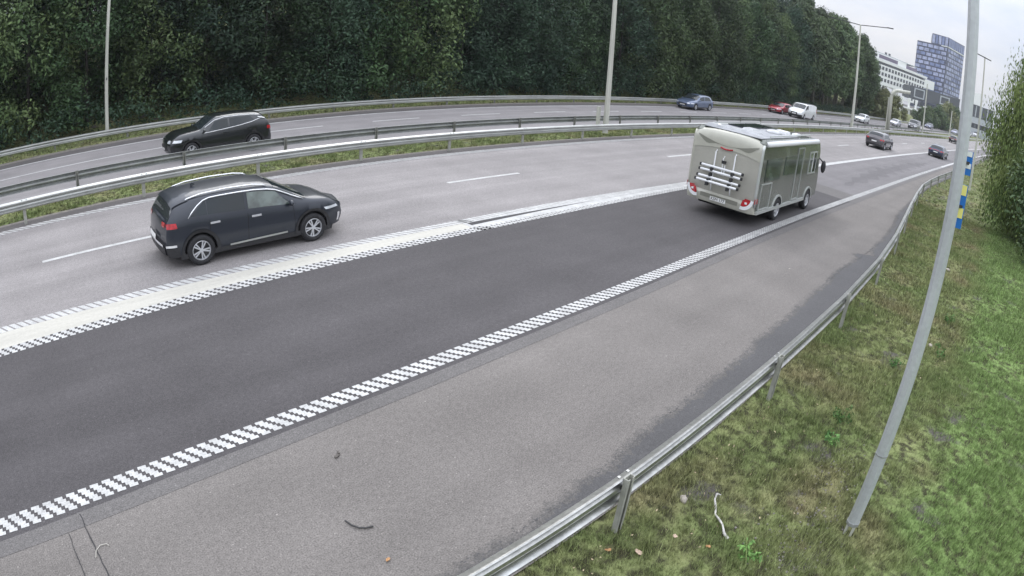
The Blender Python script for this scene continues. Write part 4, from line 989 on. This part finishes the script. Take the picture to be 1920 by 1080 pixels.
o = MB().box((0, 0, .01), (.07, .03, .015), rz=.4).box((.05, .05, .012), (.05, .02, .015), rz=1.4).build('bark_fragment', mat('bark bit', (.10, .09, .08), .9), None, False, (2.75, 5.33, .005)); tag(o, 'dark fragment of debris on the shoulder below the checkered line', 'scrap')
for (x, y, r), lb in zip([(14.9, 5.0, .035), (1.2, 4.3, .018), (8.5, 3.9, .02), (3.4, 3.7, .015)], ['white pebble in the middle of the wide shoulder', 'tiny pale pebble on the shoulder at lower left', 'white pebble on the damp margin near the rail', 'dark pebble on the shoulder near the rail']):
    stone(lb, x, y, r, M_STONE if 'white' in lb or 'pale' in lb else M_SCRAP, .6, 'pebble', 'pebble')

# ------------------------------------------------------------ trees
def leaf_mat(name, c, c2, isl=.5, sc=.35):
    m = bpy.data.materials.new(name); m.use_nodes = True; n = m.node_tree.nodes; l = m.node_tree.links; b = n['Principled BSDF']
    g = n.new('ShaderNodeNewGeometry'); oi = n.new('ShaderNodeObjectInfo')
    no = n.new('ShaderNodeTexNoise'); no.inputs['Scale'].default_value = sc; no.inputs['Detail'].default_value = 5; l.new(g.outputs['Position'], no.inputs[0])
    a = n.new('ShaderNodeMapRange'); a.inputs[1].default_value = .35; a.inputs[2].default_value = .65; l.new(no.outputs[0], a.inputs[0])
    mm = n.new('ShaderNodeMix'); mm.data_type = 'RGBA'; mm.inputs[6].default_value = (*c, 1); mm.inputs[7].default_value = (*c2, 1); l.new(a.outputs[0], mm.inputs[0])
    k = n.new('ShaderNodeMapRange'); k.inputs[3].default_value = 1 - isl; k.inputs[4].default_value = 1 + isl; l.new(g.outputs['Random Per Island'], k.inputs[0])
    k2 = n.new('ShaderNodeMapRange'); k2.inputs[3].default_value = .65; k2.inputs[4].default_value = 1.5; l.new(oi.outputs['Random'], k2.inputs[0])
    mu = n.new('ShaderNodeMath'); mu.operation = 'MULTIPLY'; l.new(k.outputs[0], mu.inputs[0]); l.new(k2.outputs[0], mu.inputs[1])
    sc_ = n.new('ShaderNodeVectorMath'); sc_.operation = 'SCALE'; l.new(mm.outputs[2], sc_.inputs[0]); l.new(mu.outputs[0], sc_.inputs['Scale'])
    l.new(sc_.outputs[0], b.inputs['Base Color']); b.inputs['Roughness'].default_value = .6; b.inputs['Specular IOR Level'].default_value = .25
    return m
LM_DARK = leaf_mat('dark broadleaf foliage', (.026, .054, .022), (.046, .082, .032), .4)
LM_CON = leaf_mat('dark mixed foliage', (.022, .046, .028), (.036, .066, .036), .4)
LM_MID = leaf_mat('mid green foliage', (.044, .078, .030), (.075, .105, .040), .4)
LM_HAZY = leaf_mat('haze-paled green foliage', (.055, .092, .040), (.085, .12, .05), .4)  # leaf colour paled to carry the haze over the far trees
LM_OLIVE = leaf_mat('olive shrub foliage', (.11, .13, .05), (.17, .175, .075), .35)
LM_BIRCH = leaf_mat('yellow green birch foliage', (.075, .12, .034), (.16, .20, .065), .45, .6)
M_BARK = mat('bark', (.032, .028, .024), .9, var=.3, scale=6, det=6); M_BARKL = mat('pale bark', (.17, .155, .13), .9, var=.35, scale=4, det=6)
def leaves(centres, radii, per, size, seed, droop=0., zmin=.1, flat=1.):
    r = np.random.default_rng(seed); n = len(centres)
    c = np.repeat(np.array(centres, float), per, 0); rad = np.repeat(np.array(radii, float), per)[:, None]
    d = r.normal(size=(n * per, 3)); d /= np.linalg.norm(d, axis=1)[:, None]; q = r.random((n * per, 1)) ** .45
    p = c + d * q * rad * np.array([1, 1, flat]); 
    if droop: p[:, 2] -= droop * r.random(n * per) ** 2 * rad[:, 0]
    keep = p[:, 2] > zmin; p = p[keep]; m = len(p); d = d[keep]
    nr = d + r.normal(size=(m, 3)) * .55 + np.array([0, 0, .35]); nr /= np.linalg.norm(nr, axis=1)[:, None]
    a = np.cross(nr, r.normal(size=(m, 3))); a /= np.linalg.norm(a, axis=1)[:, None]; b = np.cross(nr, a)
    if droop: a = a * .35 + np.array([0, 0, -1.]); a /= np.linalg.norm(a, axis=1)[:, None]; b = np.cross(nr, a); b /= np.linalg.norm(b, axis=1)[:, None] + 1e-9
    s_ = size * (.6 + .8 * r.random((m, 1)))
    wdt = .42 if not droop else .32
    V = np.stack([p - a * s_, p + b * s_ * wdt + nr * s_ * .1, p + a * s_, p - b * s_ * wdt + nr * s_ * .1], 1).reshape(-1, 3)
    F = np.arange(4 * m).reshape(-1, 4)
    return V, F
def mesh_np(name, V, F, m):
    me = bpy.data.meshes.new(name); me.vertices.add(len(V)); me.vertices.foreach_set('co', V.astype(np.float32).ravel())
    k = F.shape[1]; me.loops.add(F.size); me.loops.foreach_set('vertex_index', F.astype(np.int32).ravel())
    me.polygons.add(len(F)); me.polygons.foreach_set('loop_start', np.arange(0, F.size, k, dtype=np.int32)); me.polygons.foreach_set('loop_total', np.full(len(F), k, dtype=np.int32))
    me.update(calc_edges=True); me.materials.append(m); return me
def tree_meshes(seed, h, rad, low, ncl, per, size, lm, bark=M_BARK, tr=.22, droop=0.):
    r = random.Random(seed); cs = []; rs = []
    for i in range(ncl):
        z = low + (h - low) * (i + r.random()) / ncl; t = (z - low) / (h - low); env = rad * (math.sin(math.pi * min(1, .22 + .80 * t)) ** .6) * (1 if t < .85 else .75)
        a = r.uniform(0, 2 * math.pi); q = env * math.sqrt(r.uniform(.25, 1)); cs.append((q * math.cos(a), q * math.sin(a), z)); rs.append(rad * r.uniform(.22, .40))
    V, F = leaves(cs, rs, per, size, seed, droop, .15)
    crown = mesh_np('crown', V, F, lm)
    mb = MB(); lean = r.uniform(-.3, .3); mb.tube([(0, 0, -.2), (lean * .3, .1, h * .3), (lean, .1, h * .6), (lean * 1.3, 0, h * .88)], [tr, tr * .75, tr * .45, tr * .1], 8)
    for i in range(9):
        c_ = cs[r.randrange(len(cs))]; z0 = max(h * .18, c_[2] * .65); mb.tube([(lean * z0 / h, 0, z0), (c_[0] * .5, c_[1] * .5, (z0 + c_[2]) / 2 + .2), c_], [tr * .3, tr * .2, tr * .06], 5)
    return crown, mb.mesh('trunk', bark, True)
TV = [tree_meshes(11, 12, 3.4, .4, 110, 170, .125, LM_DARK, tr=.14), tree_meshes(12, 13.5, 3.6, .5, 110, 170, .125, LM_CON, tr=.15), tree_meshes(13, 11, 3.3, .3, 105, 170, .12, LM_DARK, tr=.13),
      tree_meshes(14, 14, 3.6, .6, 110, 170, .13, LM_MID, tr=.15), tree_meshes(15, 12.5, 3.4, .4, 110, 170, .12, LM_CON, tr=.14)]
TH = [tree_meshes(21, 17, 4.4, 3.6, 80, 170, .26, LM_HAZY, M_BARKL, .26), tree_meshes(22, 18.5, 4.6, 4.2, 82, 170, .27, LM_HAZY, M_BARKL, .28)]
def tree(name, mm, loc, label, group=None, sc=1., rz=None, cat='tree'):
    root = empty(name, (loc[0], loc[1], float(gz(loc[0], loc[1])) if loc[0] < 230 else -.1), random.uniform(0, 6.28) if rz is None else rz); tag(root, label, cat, group)
    root.scale = (sc, sc, sc) if not hasattr(sc, '__len__') else sc
    inst('crown', mm[0], root); inst('trunk', mm[1], root); return root
GW = 'trees of the dense wood behind the far guard rail'
LW = 'dark green tree of the dense wood behind the far guard rail'
s_ = -22.; i = 0
while s_ < 96:
    tree('broadleaf_tree', (TV[i % 5] if i % 3 else TV[(i * 2 + 1) % 5]) if s_ < 48 or i % 2 else TV[3], (s_ + random.uniform(-.8, .8), 37.0 + random.uniform(-.9, .9) + max(0, s_ - 60) * .012, 0), LW, GW, random.uniform(.85, 1.15)); s_ += 3.7; i += 1
s_ = -26.
while s_ < 130:
    tree('broadleaf_tree', TV[(i * 3) % 5], (s_ + random.uniform(-1, 1), 43.5 + random.uniform(-1, 1), 0), LW, GW, random.uniform(1.1, 1.35)); s_ += 5.0; i += 1
s_ = -28.
while s_ < 150:
    tree('broadleaf_tree', TV[(i * 2) % 5], (s_ + random.uniform(-1, 1), 52 + random.uniform(-1.5, 1.5), 0), LW, GW, random.uniform(1.3, 1.6)); s_ += 6.5; i += 1
LE = 'taller tree with pale bare trunk at the right-hand end of the wood'
for x, y, k, sc in [(97, 37.6, 0, .95), (101.5, 39.5, 1, .95), (105.5, 36.9, 0, .9), (110, 38.8, 1, .92), (114.5, 37.2, 0, 1.0), (119, 39.5, 1, .95), (124, 38.2, 0, 1.0), (129, 40.2, 1, .98), (134, 40, 0, 1.0), (139, 41.2, 1, .9), (118, 45, 1, 1.05), (131, 47, 0, 1.05), (144, 44.5, 0, .85), (142.5, 38.0, 0, .88), (147, 41.0, 1, .82), (136, 37.2, 1, .9)]:
    tree('broadleaf_tree', TH[k], (x, y, 0), LE, 'tall trees at the right-hand end of the wood', sc)
# undergrowth that closes the foot of the wood
r = np.random.default_rng(5); cs = []; rs = []
for x in np.arange(-24, 140, .55): 
    cs.append((x, 34.3 + r.uniform(-.5, .9) + (1.0 if x > 90 else 0), r.uniform(.2, 1.9 if x < 85 else 1.2))); rs.append(r.uniform(.55, 1.05))
V, F = leaves(cs, rs, 110, .11, 5, 0, .02); tag(link(bpy.data.objects.new('undergrowth', mesh_np('undergrowth', V, F, LM_CON))), 'dark undergrowth along the foot of the wood', 'undergrowth', kind='stuff')
# drooping birch on the right
bt = tree_meshes(41, 11.0, 4.1, .7, 330, 460, .09, LM_BIRCH, M_BARKL, .2, droop=.8)
tree('weeping_birch', bt, (34.5, -2.9, 0), 'big drooping yellow-green birch at the right edge, on the grass bank', None, 1.0)
bt2 = tree_meshes(42, 7.5, 3.1, .5, 110, 200, .11, LM_MID, M_BARK, .16)
tree('roadside_tree', bt2, (29.0, -3.7, 0), 'dark leafy tree at the right edge in front of the drooping birch', None, 1.0)
# shrubs and trees by the buildings
SH = [tree_meshes(51, 7, 3.6, .2, 46, 150, .26, LM_OLIVE, M_BARK, .15), tree_meshes(52, 5, 3.4, .2, 40, 130, .26, LM_MID, M_BARK, .12)]
for x, y, k, sc, lb in [(148, 33.8, 0, (1.15, .8, .95), 'olive-green bushy tree behind the bent gantry post'), (152.5, 31.6, 0, (1., .8, .85), 'olive-green bush at the right foot of the bushy tree'),
        (196, 31.5, 1, 1.0, 'low green shrub in front of the white columns'), (208, 31, 1, 1.15, 'low green shrub right of the white columns'), (222, 29.5, 1, 1.4, 'green shrub under the framed dark plinth'), (236, 27.8, 0, 1.35, 'olive shrub left of the big near pole'), (246, 25.9, 1, 1.7, 'tall green shrub beside the short mast'),
        (143, 39, 1, 1.1, 'green bush below the red house')]:
    tree('shrub', SH[k], (x, y, 0), lb, None, sc, cat='shrub')

# ------------------------------------------------------------ grass
def blades(n, x0, x1, yfun, hmin, hmax, wdt, seed, m, name, label, cl=1.):
    r = np.random.default_rng(seed); nc = n // 45; cxx = r.uniform(x0, x1, nc); lo, hi = yfun(cxx); cyy = lo + (hi - lo) * r.random(nc); pk = r.integers(0, nc, n); sp_ = (.022 + .05 * r.random(nc))[pk]
    x = cxx[pk] + r.normal(0, 1, n) * sp_ * cl; y = cyy[pk] + r.normal(0, 1, n) * sp_ * cl
    un = r.random(n) < .45; xu = r.uniform(x0, x1, n); lo, hi = yfun(xu); yu = lo + (hi - lo) * r.random(n); x = np.where(un, xu, x); y = np.where(un, yu, y)
    lo, hi = yfun(x); inr = (y > lo) & (y < hi); x, y, un = x[inr], y[inr], un[inr]; n = len(x)
    # thin, bare patches
    nz = hash_noise(x * .8 + 3, y * .9) + .5 * hash_noise(x * 2.9, y * 3.1 + 4)
    keep = r.random(n) < np.clip(.95 + nz * .55, .10, 1); x, y, un = x[keep], y[keep], un[keep]; n = len(x); nz = nz[keep]
    z = gz(x, y); h = hmin + (hmax - hmin) * r.random(n) ** 1.6; h *= np.clip(1 + nz * .4, .5, 1.5) * np.where(un, .8, 1.35)
    a = r.uniform(0, 2 * np.pi, n); ln = r.uniform(.15, .75, n) * h; lx, ly = np.cos(a) * ln, np.sin(a) * ln; b = a + np.pi / 2 + r.normal(0, .4, n)
    ww = wdt * (.6 + .8 * r.random(n)); bx, by = np.cos(b) * ww, np.sin(b) * ww
    V = np.stack([np.stack([x - bx, y - by, z - .01], 1), np.stack([x + bx, y + by, z - .01], 1), np.stack([x + lx, y + ly, z + h], 1)], 1).reshape(-1, 3)
    F = np.arange(3 * n).reshape(-1, 3)
    return tag(link(bpy.data.objects.new(name, mesh_np(name, V, F, m))), label, 'grass', kind='stuff')
mgr = bpy.data.materials.new('grass blades'); mgr.use_nodes = True; n_ = mgr.node_tree.nodes; l_ = mgr.node_tree.links
c_, noise_, ramp_, mixc_ = grass_col(n_, l_); g_ = n_.new('ShaderNodeNewGeometry')
k_ = n_.new('ShaderNodeMapRange'); k_.inputs[3].default_value = .4; k_.inputs[4].default_value = 1.65; l_.new(g_.outputs['Random Per Island'], k_.inputs[0])
v_ = n_.new('ShaderNodeVectorMath'); v_.operation = 'SCALE'; l_.new(c_, v_.inputs[0]); l_.new(k_.outputs[0], v_.inputs['Scale'])
b_ = n_['Principled BSDF']; b_.inputs['Roughness'].default_value = .7; b_.inputs['Specular IOR Level'].default_value = .2; l_.new(v_.outputs[0], b_.inputs['Base Color'])
kk = lambda x: fK(x) + .27
blades(330000, 2.5, 14, lambda x: (-2.8 + 0 * x, kk(x)), .02, .085, .0045, 1, mgr, 'verge_grass', 'rough tufted grass on the bank right of the near rail')
blades(240000, 14, 34, lambda x: (-4.5 + 0 * x, kk(x)), .03, .11, .009, 2, mgr, 'verge_grass', 'grass of the bank beyond the big near pole', 2.)
blades(110000, 34, 90, lambda x: (-8 + 0 * x, kk(x)), .03, .10, .013, 3, mgr, 'verge_grass', 'distant grass of the bank below the birch')
blades(120000, -6, 60, lambda x: (fF(x) + .98, fD(x) + .5), .03, .13, .010, 4, mgr, 'median_grass', 'strip of grass under the median guard rails')
blades(50000, 60, 150, lambda x: (fF(x) + .98, fD(x) + .5), .05, .18, .03, 6, mgr, 'median_grass', 'far part of the median grass')
blades(60000, -8, 110, lambda x: (fB(x) + 1.85, fA(x) + 2.6), .04, .20, .014, 5, mgr, 'wood_edge_grass', 'dark grass below the far guard rail at the wood')
blades(5000, 2.5, 30, lambda x: (-3 + 0 * x, kk(x)), .12, .26, .0045, 8, mgr, 'tall_grass', 'thin taller grass stems standing out of the turf', 2.)
r = np.random.default_rng(21); P_ = []
for k in range(420):
    x = 3 + 20 * r.random() ** 1.5; y = float(fK(x)) - .1 - r.random() * 3.2 * r.random(); P_.append((x, y, float(gz(x, y)) + .03 + .03 * r.random()))
V, F = leaves(P_, [.01] * len(P_), 1, .018, 3, 0, -9)
tag(link(bpy.data.objects.new('leaf_litter', mesh_np('leaf_litter', V, F, mat('dry litter', (.42, .34, .22), .8, island=.5)))), 'small dry leaves scattered through the bank grass', 'leaves', kind='stuff')
# leafy weeds in the bank
def weed(x, y, h, label, seed):
    r = random.Random(seed); cs = [(r.uniform(-.12, .12), r.uniform(-.12, .12), h * (.2 + .8 * r.random())) for _ in range(9)]
    V, F = leaves(cs, [.07] * 9, 14, .028, seed, 0, .01)
    z = float(gz(x, y)); root = empty('weed_plant', (x, y, z)); tag(root, label, 'plant')
    inst('leaves', mesh_np('leaves', V, F, LM_WEED), root)
    mb = MB()
    for c_ in cs: mb.tube([(0, 0, 0), (c_[0] * .6, c_[1] * .6, c_[2] * .6), c_], .003, 4)
    mb.build('stem', LM_WEED, root)
LM_WEED = leaf_mat('weed foliage', (.06, .15, .04), (.12, .22, .06), .35, 3)
weed(8.75, 1.42, .30, 'upright leafy weed on the bank between rail and pole', 1); weed(8.1, 1.30, .16, 'low leafy weed at the foot of the upright weed', 2)
weed(11.63, 1.15, .16, 'bright green weed just left of the big near pole', 3); weed(13.2, .45, .3, 'leafy weed behind the right side of the big pole', 4); weed(5.2, 1.2, .10, 'small weed left of the foot of the big pole', 5)
weed(15.5, .55, .25, 'leafy weed far up the bank against the pole', 6)

# gravelly bare patch by the pole foot
r = random.Random(9); mb = MB()
for k in range(420):
    cx_, cy_ = random.choice([(5.9, .95), (6.6, .8), (5.5, .7), (7.6, .9)]); x = r.gauss(cx_, .32); y = r.gauss(cy_, .25); q = r.uniform(.006, .022)
    mb.blob((x, y, float(gz(x, y)) + q * .3), (q, q * .8, q * .5), 5, 3, .2, r)
tag(mb.build('gravel_patch', mat('grey gravel', (.22, .20, .19), .9, var=.4, scale=40)), 'loose grey gravel around the foot of the big pole', 'gravel', kind='stuff')

# ------------------------------------------------------------ buildings
def facade(p0, p1, z0, z1, fr):
    """local frame of an upright wall from p0 to p1 (plan points)"""
    d = Vector((p1[0] - p0[0], p1[1] - p0[1], 0)); Lw = d.length; d.normalize()
    o = Vector((p0[0], p0[1], 0)); n = Vector((-d.y, d.x, 0))
    if n.dot(-o) < 0: n = -n            # towards the camera side
    return lambda u_, z, e=0.: o + d * (u_ * Lw) + n * e + Vector((0, 0, z))
def slab(mb, P, u0, u1, z0, z1, e0, e1):
    vs = [P(u_, z, e) for e in (e0, e1) for u_, z in ((u0, z0), (u1, z0), (u1, z1), (u0, z1))]
    mb.add(vs, [(0, 1, 2, 3), (7, 6, 5, 4), (0, 4, 5, 1), (1, 5, 6, 2), (2, 6, 7, 3), (3, 7, 4, 0)])
M_TD = mat('tower dark cladding', (.050, .058, .105), .35, .1, var=.1, scale=.2)
M_TP = mat('tower pale panel', (.34, .37, .54), .35, .1, var=.25, scale=.5); M_TG = mat('tower glass', (.16, .20, .36), .12, .2, spec=.8, var=.2, scale=.3)
M_OW = mat('office white', (.80, .81, .80), .6, var=.03, scale=.2); M_OG = mat('office glass', (.03, .034, .045), .15, .1, spec=.8, var=.3, scale=.4)
M_OP = mat('office purple glass', (.12, .09, .15), .15, .1, spec=.8); M_PL = mat('plinth dark panel', (.075, .082, .092), .5, .1, var=.06, scale=.1)
M_FR = mat('plinth pale frame', (.42, .45, .47), .5)
# tower
tw = empty('tower_block', (450, 65, 0)); tag(tw, 'tall dark-blue tower with staggered pale window panels', 'building')
tw.location = (0, 0, 0)
A0, A1, A2 = (442.6, 81.0), (436.3, 57.2), (467.5, 48.2)
P1 = facade(A0, A1, 0, 0, 1); P2 = facade(A1, A2, 0, 0, 1)
mb = MB(); back = (480, 78)
vs = [(*A0, 0), (*A1, 0), (*A2, 0), (*back, 0), (*A0, 51.8), (*A1, 51.8), (*A2, 51.8), (*back, 51.8)]
mb.add(vs, [(0, 1, 5, 4), (1, 2, 6, 5), (2, 3, 7, 6), (3, 0, 4, 7), (4, 5, 6, 7)]); mb.build('wall', M_TD, tw, fix=True)
u5 = .47; q0 = P1(u5, 0); mb = MB(); bk = Vector((462, 74, 0))
vs = [(q0.x, q0.y, 51.8), (*A1, 51.8), (*A2, 51.8), (bk.x, bk.y, 51.8), (q0.x, q0.y, 59), (*A1, 58.4), (*A2, 59), (bk.x, bk.y, 59)]
mb.add(vs, [(0, 1, 5, 4), (1, 2, 6, 5), (2, 3, 7, 6), (3, 0, 4, 7), (4, 5, 6, 7)]); mb.build('penthouse', M_TD, tw, fix=True)
for k in range(5): mb = MB(); slab(mb, P1, u5 + .02 + k * .105, u5 + .10 + k * .105, 52.3, 58.2, .1, .4); mb.build('penthouse_panel', M_TG if k % 2 else M_TP, tw)
for k in range(8): mb = MB(); slab(mb, P2, .02 + k * .12, .115 + k * .12, 52.3, 58.0, .1, .4); mb.build('penthouse_panel', M_TG, tw)
mb = MB(); slab(mb, P1, .80, .998, 51.5, 52.1, .2, .7); slab(mb, P2, .0, 1, 51.5, 52.1, .2, .7); mb.build('cornice', M_OW, tw)
r = random.Random(4)
for row in range(12):
    zt = 51.0 - row * 3.05; ph = (.0, .42, .84)[row % 3] * .185 if row % 2 else (.1 + .05 * row) * .3
    x = -.185 + (row * .075) % .185
    while x < 1:
        a = max(.01, x); b = min(.985, x + .155)
        if b - a > .03: mb = MB(); slab(mb, P1, a, b, zt - 2.3, zt - .2, .08, .35); mb.build('facade_panel', M_TP if r.random() < .75 else M_TG, tw)
        x += .185
    x = .02 + (row % 2) * .05
    while x < .97:
        wd_ = .07 if r.random() < .5 else .13; mb = MB(); slab(mb, P2, x, min(.985, x + wd_), zt - 2.3, zt - .2, .08, .35); mb.build('facade_panel', M_TP if r.random() < .7 else M_TG, tw); x += wd_ + .035
# white office block
ow = empty('office_block', (0, 0, 0)); tag(ow, 'long white office block with rows of square dark windows, left of the tower', 'building')
B0, B1 = (330.0, 93.5), (419.5, 68.4); PB = facade(B0, B1, 0, 0, 1); LB = math.hypot(B1[0] - B0[0], B1[1] - B0[1])
z_b, z_t = 12.6, 25.2
def zz(u_): return 1 + u_ * .0
mb = MB(); slab(mb, PB, 0, 1, z_b + 0, z_t - 1.2, -14, 0); mb.build('wall', M_OW, ow, fix=True)
mb = MB(); slab(mb, PB, 0, 1.02, z_t - 1.2, z_t + .3, -14, -2.2); mb.build('recessed_storey', M_OG, ow, fix=True)
mb = MB(); slab(mb, PB, 0, 1.03, z_t + .3, z_t + 1.7, -14, .2); mb.build('roof_band', M_OW, ow, fix=True)
mb = MB(); slab(mb, PB, .0, .70, z_t + 1.7, z_t + 5.0, -12, -1.5); mb.build('top_storey', M_OW, ow, fix=True)
mb = MB(); slab(mb, PB, .70, .90, z_t + 1.7, z_t + 4.2, -12, -2.5); mb.build('top_storey', M_OP, ow, fix=True)
mb = MB(); slab(mb, PB, .30, .56, z_t + 2.3, z_t + 4.3, -1.5, -1.2); mb.build('long_window', M_OP, ow, fix=True)
mb = MB(); slab(mb, PB, .22, .27, z_t + 2.5, z_t + 4.0, -1.5, -1.2); mb.build('small_window', M_OG, ow, fix=True)
mb = MB(); slab(mb, PB, .05, .9, z_t + 5.2, z_t + 5.7, -12, -3); mb.build('roof_edge', M_FR, ow, fix=True)
for k in (.42, .47): mb = MB(); slab(mb, PB, k, k + .012, z_t + 5.7, z_t + 7.0, -4, -3); mb.build('roof_vent', M_PL, ow, fix=True)
for row in range(3):
    for k in range(22):
        u0 = .012 + k * .0452
        if row == 2 and u0 > .72: continue
        mb = MB(); slab(mb, PB, u0, u0 + .028, z_t - 4.0 - row * 3.3, z_t - 2.1 - row * 3.3, -.02, .12); mb.build('window', M_OG, ow)
        fr_ = MB(); slab(fr_, PB, u0 + .0132, u0 + .0148, z_t - 4.0 - row * 3.3, z_t - 2.1 - row * 3.3, .12, .2)
# end block
eb = MB(); E0, E1 = (419.6, 68.5), (427.5, 62.6); PE = facade(E0, E1, 0, 0, 1); slab(eb, PE, 0, 1, 19.6, 25.2, -9, 0); eb.build('end_block', M_OW, ow, fix=True)
# dark soffit band and legs under the white block
mb = MB(); slab(mb, PB, 0, .42, 8.0, 12.6, -12, -2); mb.build('soffit_glazing', M_OG, ow, fix=True)
mb = MB(); slab(mb, PB, -.05, .85, 7.4, 8.6, -10, .5); mb.build('podium_band', M_OW, ow, fix=True)
for k in range(7):
    u0 = .36 + k * .085; a = PB(u0, 0, -1); mb = MB(); mb.tube([PB(u0 - .012, 8.4, -.6), PB(u0, 12.8, -.6)], .7, 6); mb.build('column', M_OW, ow)
# plinth: dark building with pale square frames in front of the tower
pl = empty('dark_plinth_building', (0, 0, 0)); tag(pl, 'dark grey flat-fronted building with two pale square frames, below the tower', 'building')
C0, C1 = (314.6, 58.7), (328.4, 33.0); PC = facade(C0, C1, 0, 0, 1)
mb = MB(); vs = [PC(0, 8.6), PC(1, 10.2), PC(1, 15.8), PC(0, 15.2), PC(0, 8.6, -12), PC(1, 10.2, -12), PC(1, 15.8, -12), PC(0, 15.2, -12)]
mb.add(vs, [(0, 1, 2, 3), (7, 6, 5, 4), (0, 4, 5, 1), (1, 5, 6, 2), (2, 6, 7, 3), (3, 7, 4, 0)]); mb.build('wall', M_PL, pl, fix=True)
def framesq(P, u0, u1, z0, z1, t, e, root):
    tw_ = t / 29.; mb = MB(); slab(mb, P, u0, u1, z1 - t, z1, .02, e); slab(mb, P, u0, u1, z0, z0 + t, .02, e); slab(mb, P, u0, u0 + tw_, z0 + t, z1 - t, .02, e); slab(mb, P, u1 - tw_, u1, z0 + t, z1 - t, .02, e); mb.build('frame', M_FR, root)
framesq(PC, .09, .29, 9.9, 14.6, .55, .4, pl); framesq(PC, .60, .79, 10.4, 14.6, .55, .4, pl)
# podium of white slanting columns and terrace
pd = empty('columned_podium', (0, 0, 0)); tag(pd, 'white podium of slanting columns and terraces under the dark building', 'building')
PD = facade((300, 60.0), (322, 36), 0, 0, 1)
mb = MB(); slab(mb, PD, -.12, .50, 0, 5.2, -10, -3); mb.build('wall', mat('podium grey wall', (.30, .29, .28), .7), pd, fix=True)  # plain grey wall behind the columns
for k in range(7):
    u0 = -.06 + k * .065; s2 = .05 if k % 2 else -.045
    mb = MB(); mb.tube([PD(u0, -.5, 0), PD(u0 + s2, 8.6, 0)], .42, 6); mb.build('column', M_OW, pd)
mb = MB(); slab(mb, PD, .42, .85, 4.6, 6.0, -8, 1.2); mb.build('terrace', M_FR, pd, fix=True)
mb = MB(); slab(mb, PD, .42, .85, 6.0, 6.9, .8, 1.0); mb.build('balustrade', M_OW, pd, fix=True)
mb = MB(); slab(mb, PD, .44, .84, 1.2, 4.4, -6, -1); mb.build('terrace_glazing', M_OG, pd, fix=True)
mb = MB(); slab(mb, PD, .43, .9, 6.0, 8.6, -9, -3); mb.build('upper_glazing', M_OG, pd, fix=True)
mb = MB(); slab(mb, PD, .10, .36, 3.4, 4.2, -2, .8); mb.build('entrance_beam', M_OW, pd, fix=True)
# building right of the pole
rb = empty('flat_roofed_building', (0, 0, 0)); tag(rb, 'low white-topped building with dark framed panels, seen right of the big near pole', 'building')
PR = facade((329, 29.5), (332, 14.0), 0, 0, 1)
mb = MB(); slab(mb, PR, 0, .52, 15.6, 21.5, -14, 0); mb.build('white_upper_wall', M_OW, rb, fix=True)
mb = MB(); slab(mb, PR, 0, 1, 9.6, 15.4, -14, -.2); mb.build('dark_wall', M_PL, rb, fix=True)
for u0 in (.16, .36, .56, .78): mb = MB(); slab(mb, PR, u0, u0 + .035, 9.6, 15.2, -.2, .25); mb.build('pilaster', M_FR, rb)
mb = MB(); slab(mb, PR, 0, 1, 6.6, 9.4, -10, .3); mb.build('balcony_wall', M_FR, rb, fix=True)
mb = MB(); slab(mb, PR, 0, 1, 3.9, 6.4, -10, -.5); mb.build('lower_storey', M_PL, rb, fix=True)
for k in range(5): mb = MB(); slab(mb, PR, .1 + k * .18, .2 + k * .18, 4.2, 6.0, -.5, -.3); mb.build('window', M_OG, rb)
mb = MB(); slab(mb, PR, 0, 1, -1, 3.7, -10, .1); mb.build('ground_storey', M_FR, rb, fix=True)
# red cottage on a white base
rh = empty('red_cottage', (0, 0, 0)); tag(rh, 'small red wooden house with a white window, behind the last trees of the wood', 'house')
M_REDW = mat('red boarding', (.16, .035, .03), .8, var=.15, scale=1)
PH = facade((202.5, 56.2), (203.8, 51.3), 0, 0, 1)
mb = MB(); slab(mb, PH, 0, 1, 2.6, 5.9, -6, 0); mb.build('wall', M_REDW, rh, fix=True)
mb = MB(); slab(mb, PH, -.08, 1.08, 5.9, 6.3, -6.5, .5); mb.build('roof', M_DARKM, rh, fix=True)
for u0 in (.30, .52): mb = MB(); slab(mb, PH, u0, u0 + .16, 4.0, 5.3, 0, .1); mb.build('window', M_OW, rh)
mb = MB(); slab(mb, PH, .385, .395, 4.0, 5.3, .1, .15); slab(mb, PH, .42, .44, 4.0, 5.3, .1, .15); slab(mb, PH, .30, .68, 4.6, 4.68, .1, .15); mb.build('glazing_bar', M_OG, rh)
wl = empty('white_garden_wall', (0, 0, 0)); tag(wl, 'bright white wall below the red house', 'wall')
PW = facade((197.5, 53.3), (199.3, 48.6), 0, 0, 1)
mb = MB(); slab(mb, PW, .02, 1, -.6, 2.7, -1.2, 0); mb.build('wall_body', M_OW, wl, fix=True)

# ------------------------------------------------------------ air
hm = bpy.data.materials.new('haze'); hm.use_nodes = True; hn = hm.node_tree.nodes; hn.clear()
ho = hn.new('ShaderNodeOutputMaterial'); hv = hn.new('ShaderNodeVolumePrincipled'); hv.inputs['Color'].default_value = (.90, .94, 1, 1); hv.inputs['Density'].default_value = .00028; hv.inputs['Anisotropy'].default_value = .2
hm.node_tree.links.new(hv.outputs[0], ho.inputs['Volume'])
hz = MB().box((450, 300, 34), (2720, 2420, 72)).build('haze', hm); tag(hz, kind='stuff'); hz['label'] = 'thin pale haze over the motorway, added to lift darks like lens veil'  # added volume: distance haze plus a lens-like veil that lifts the dark wood
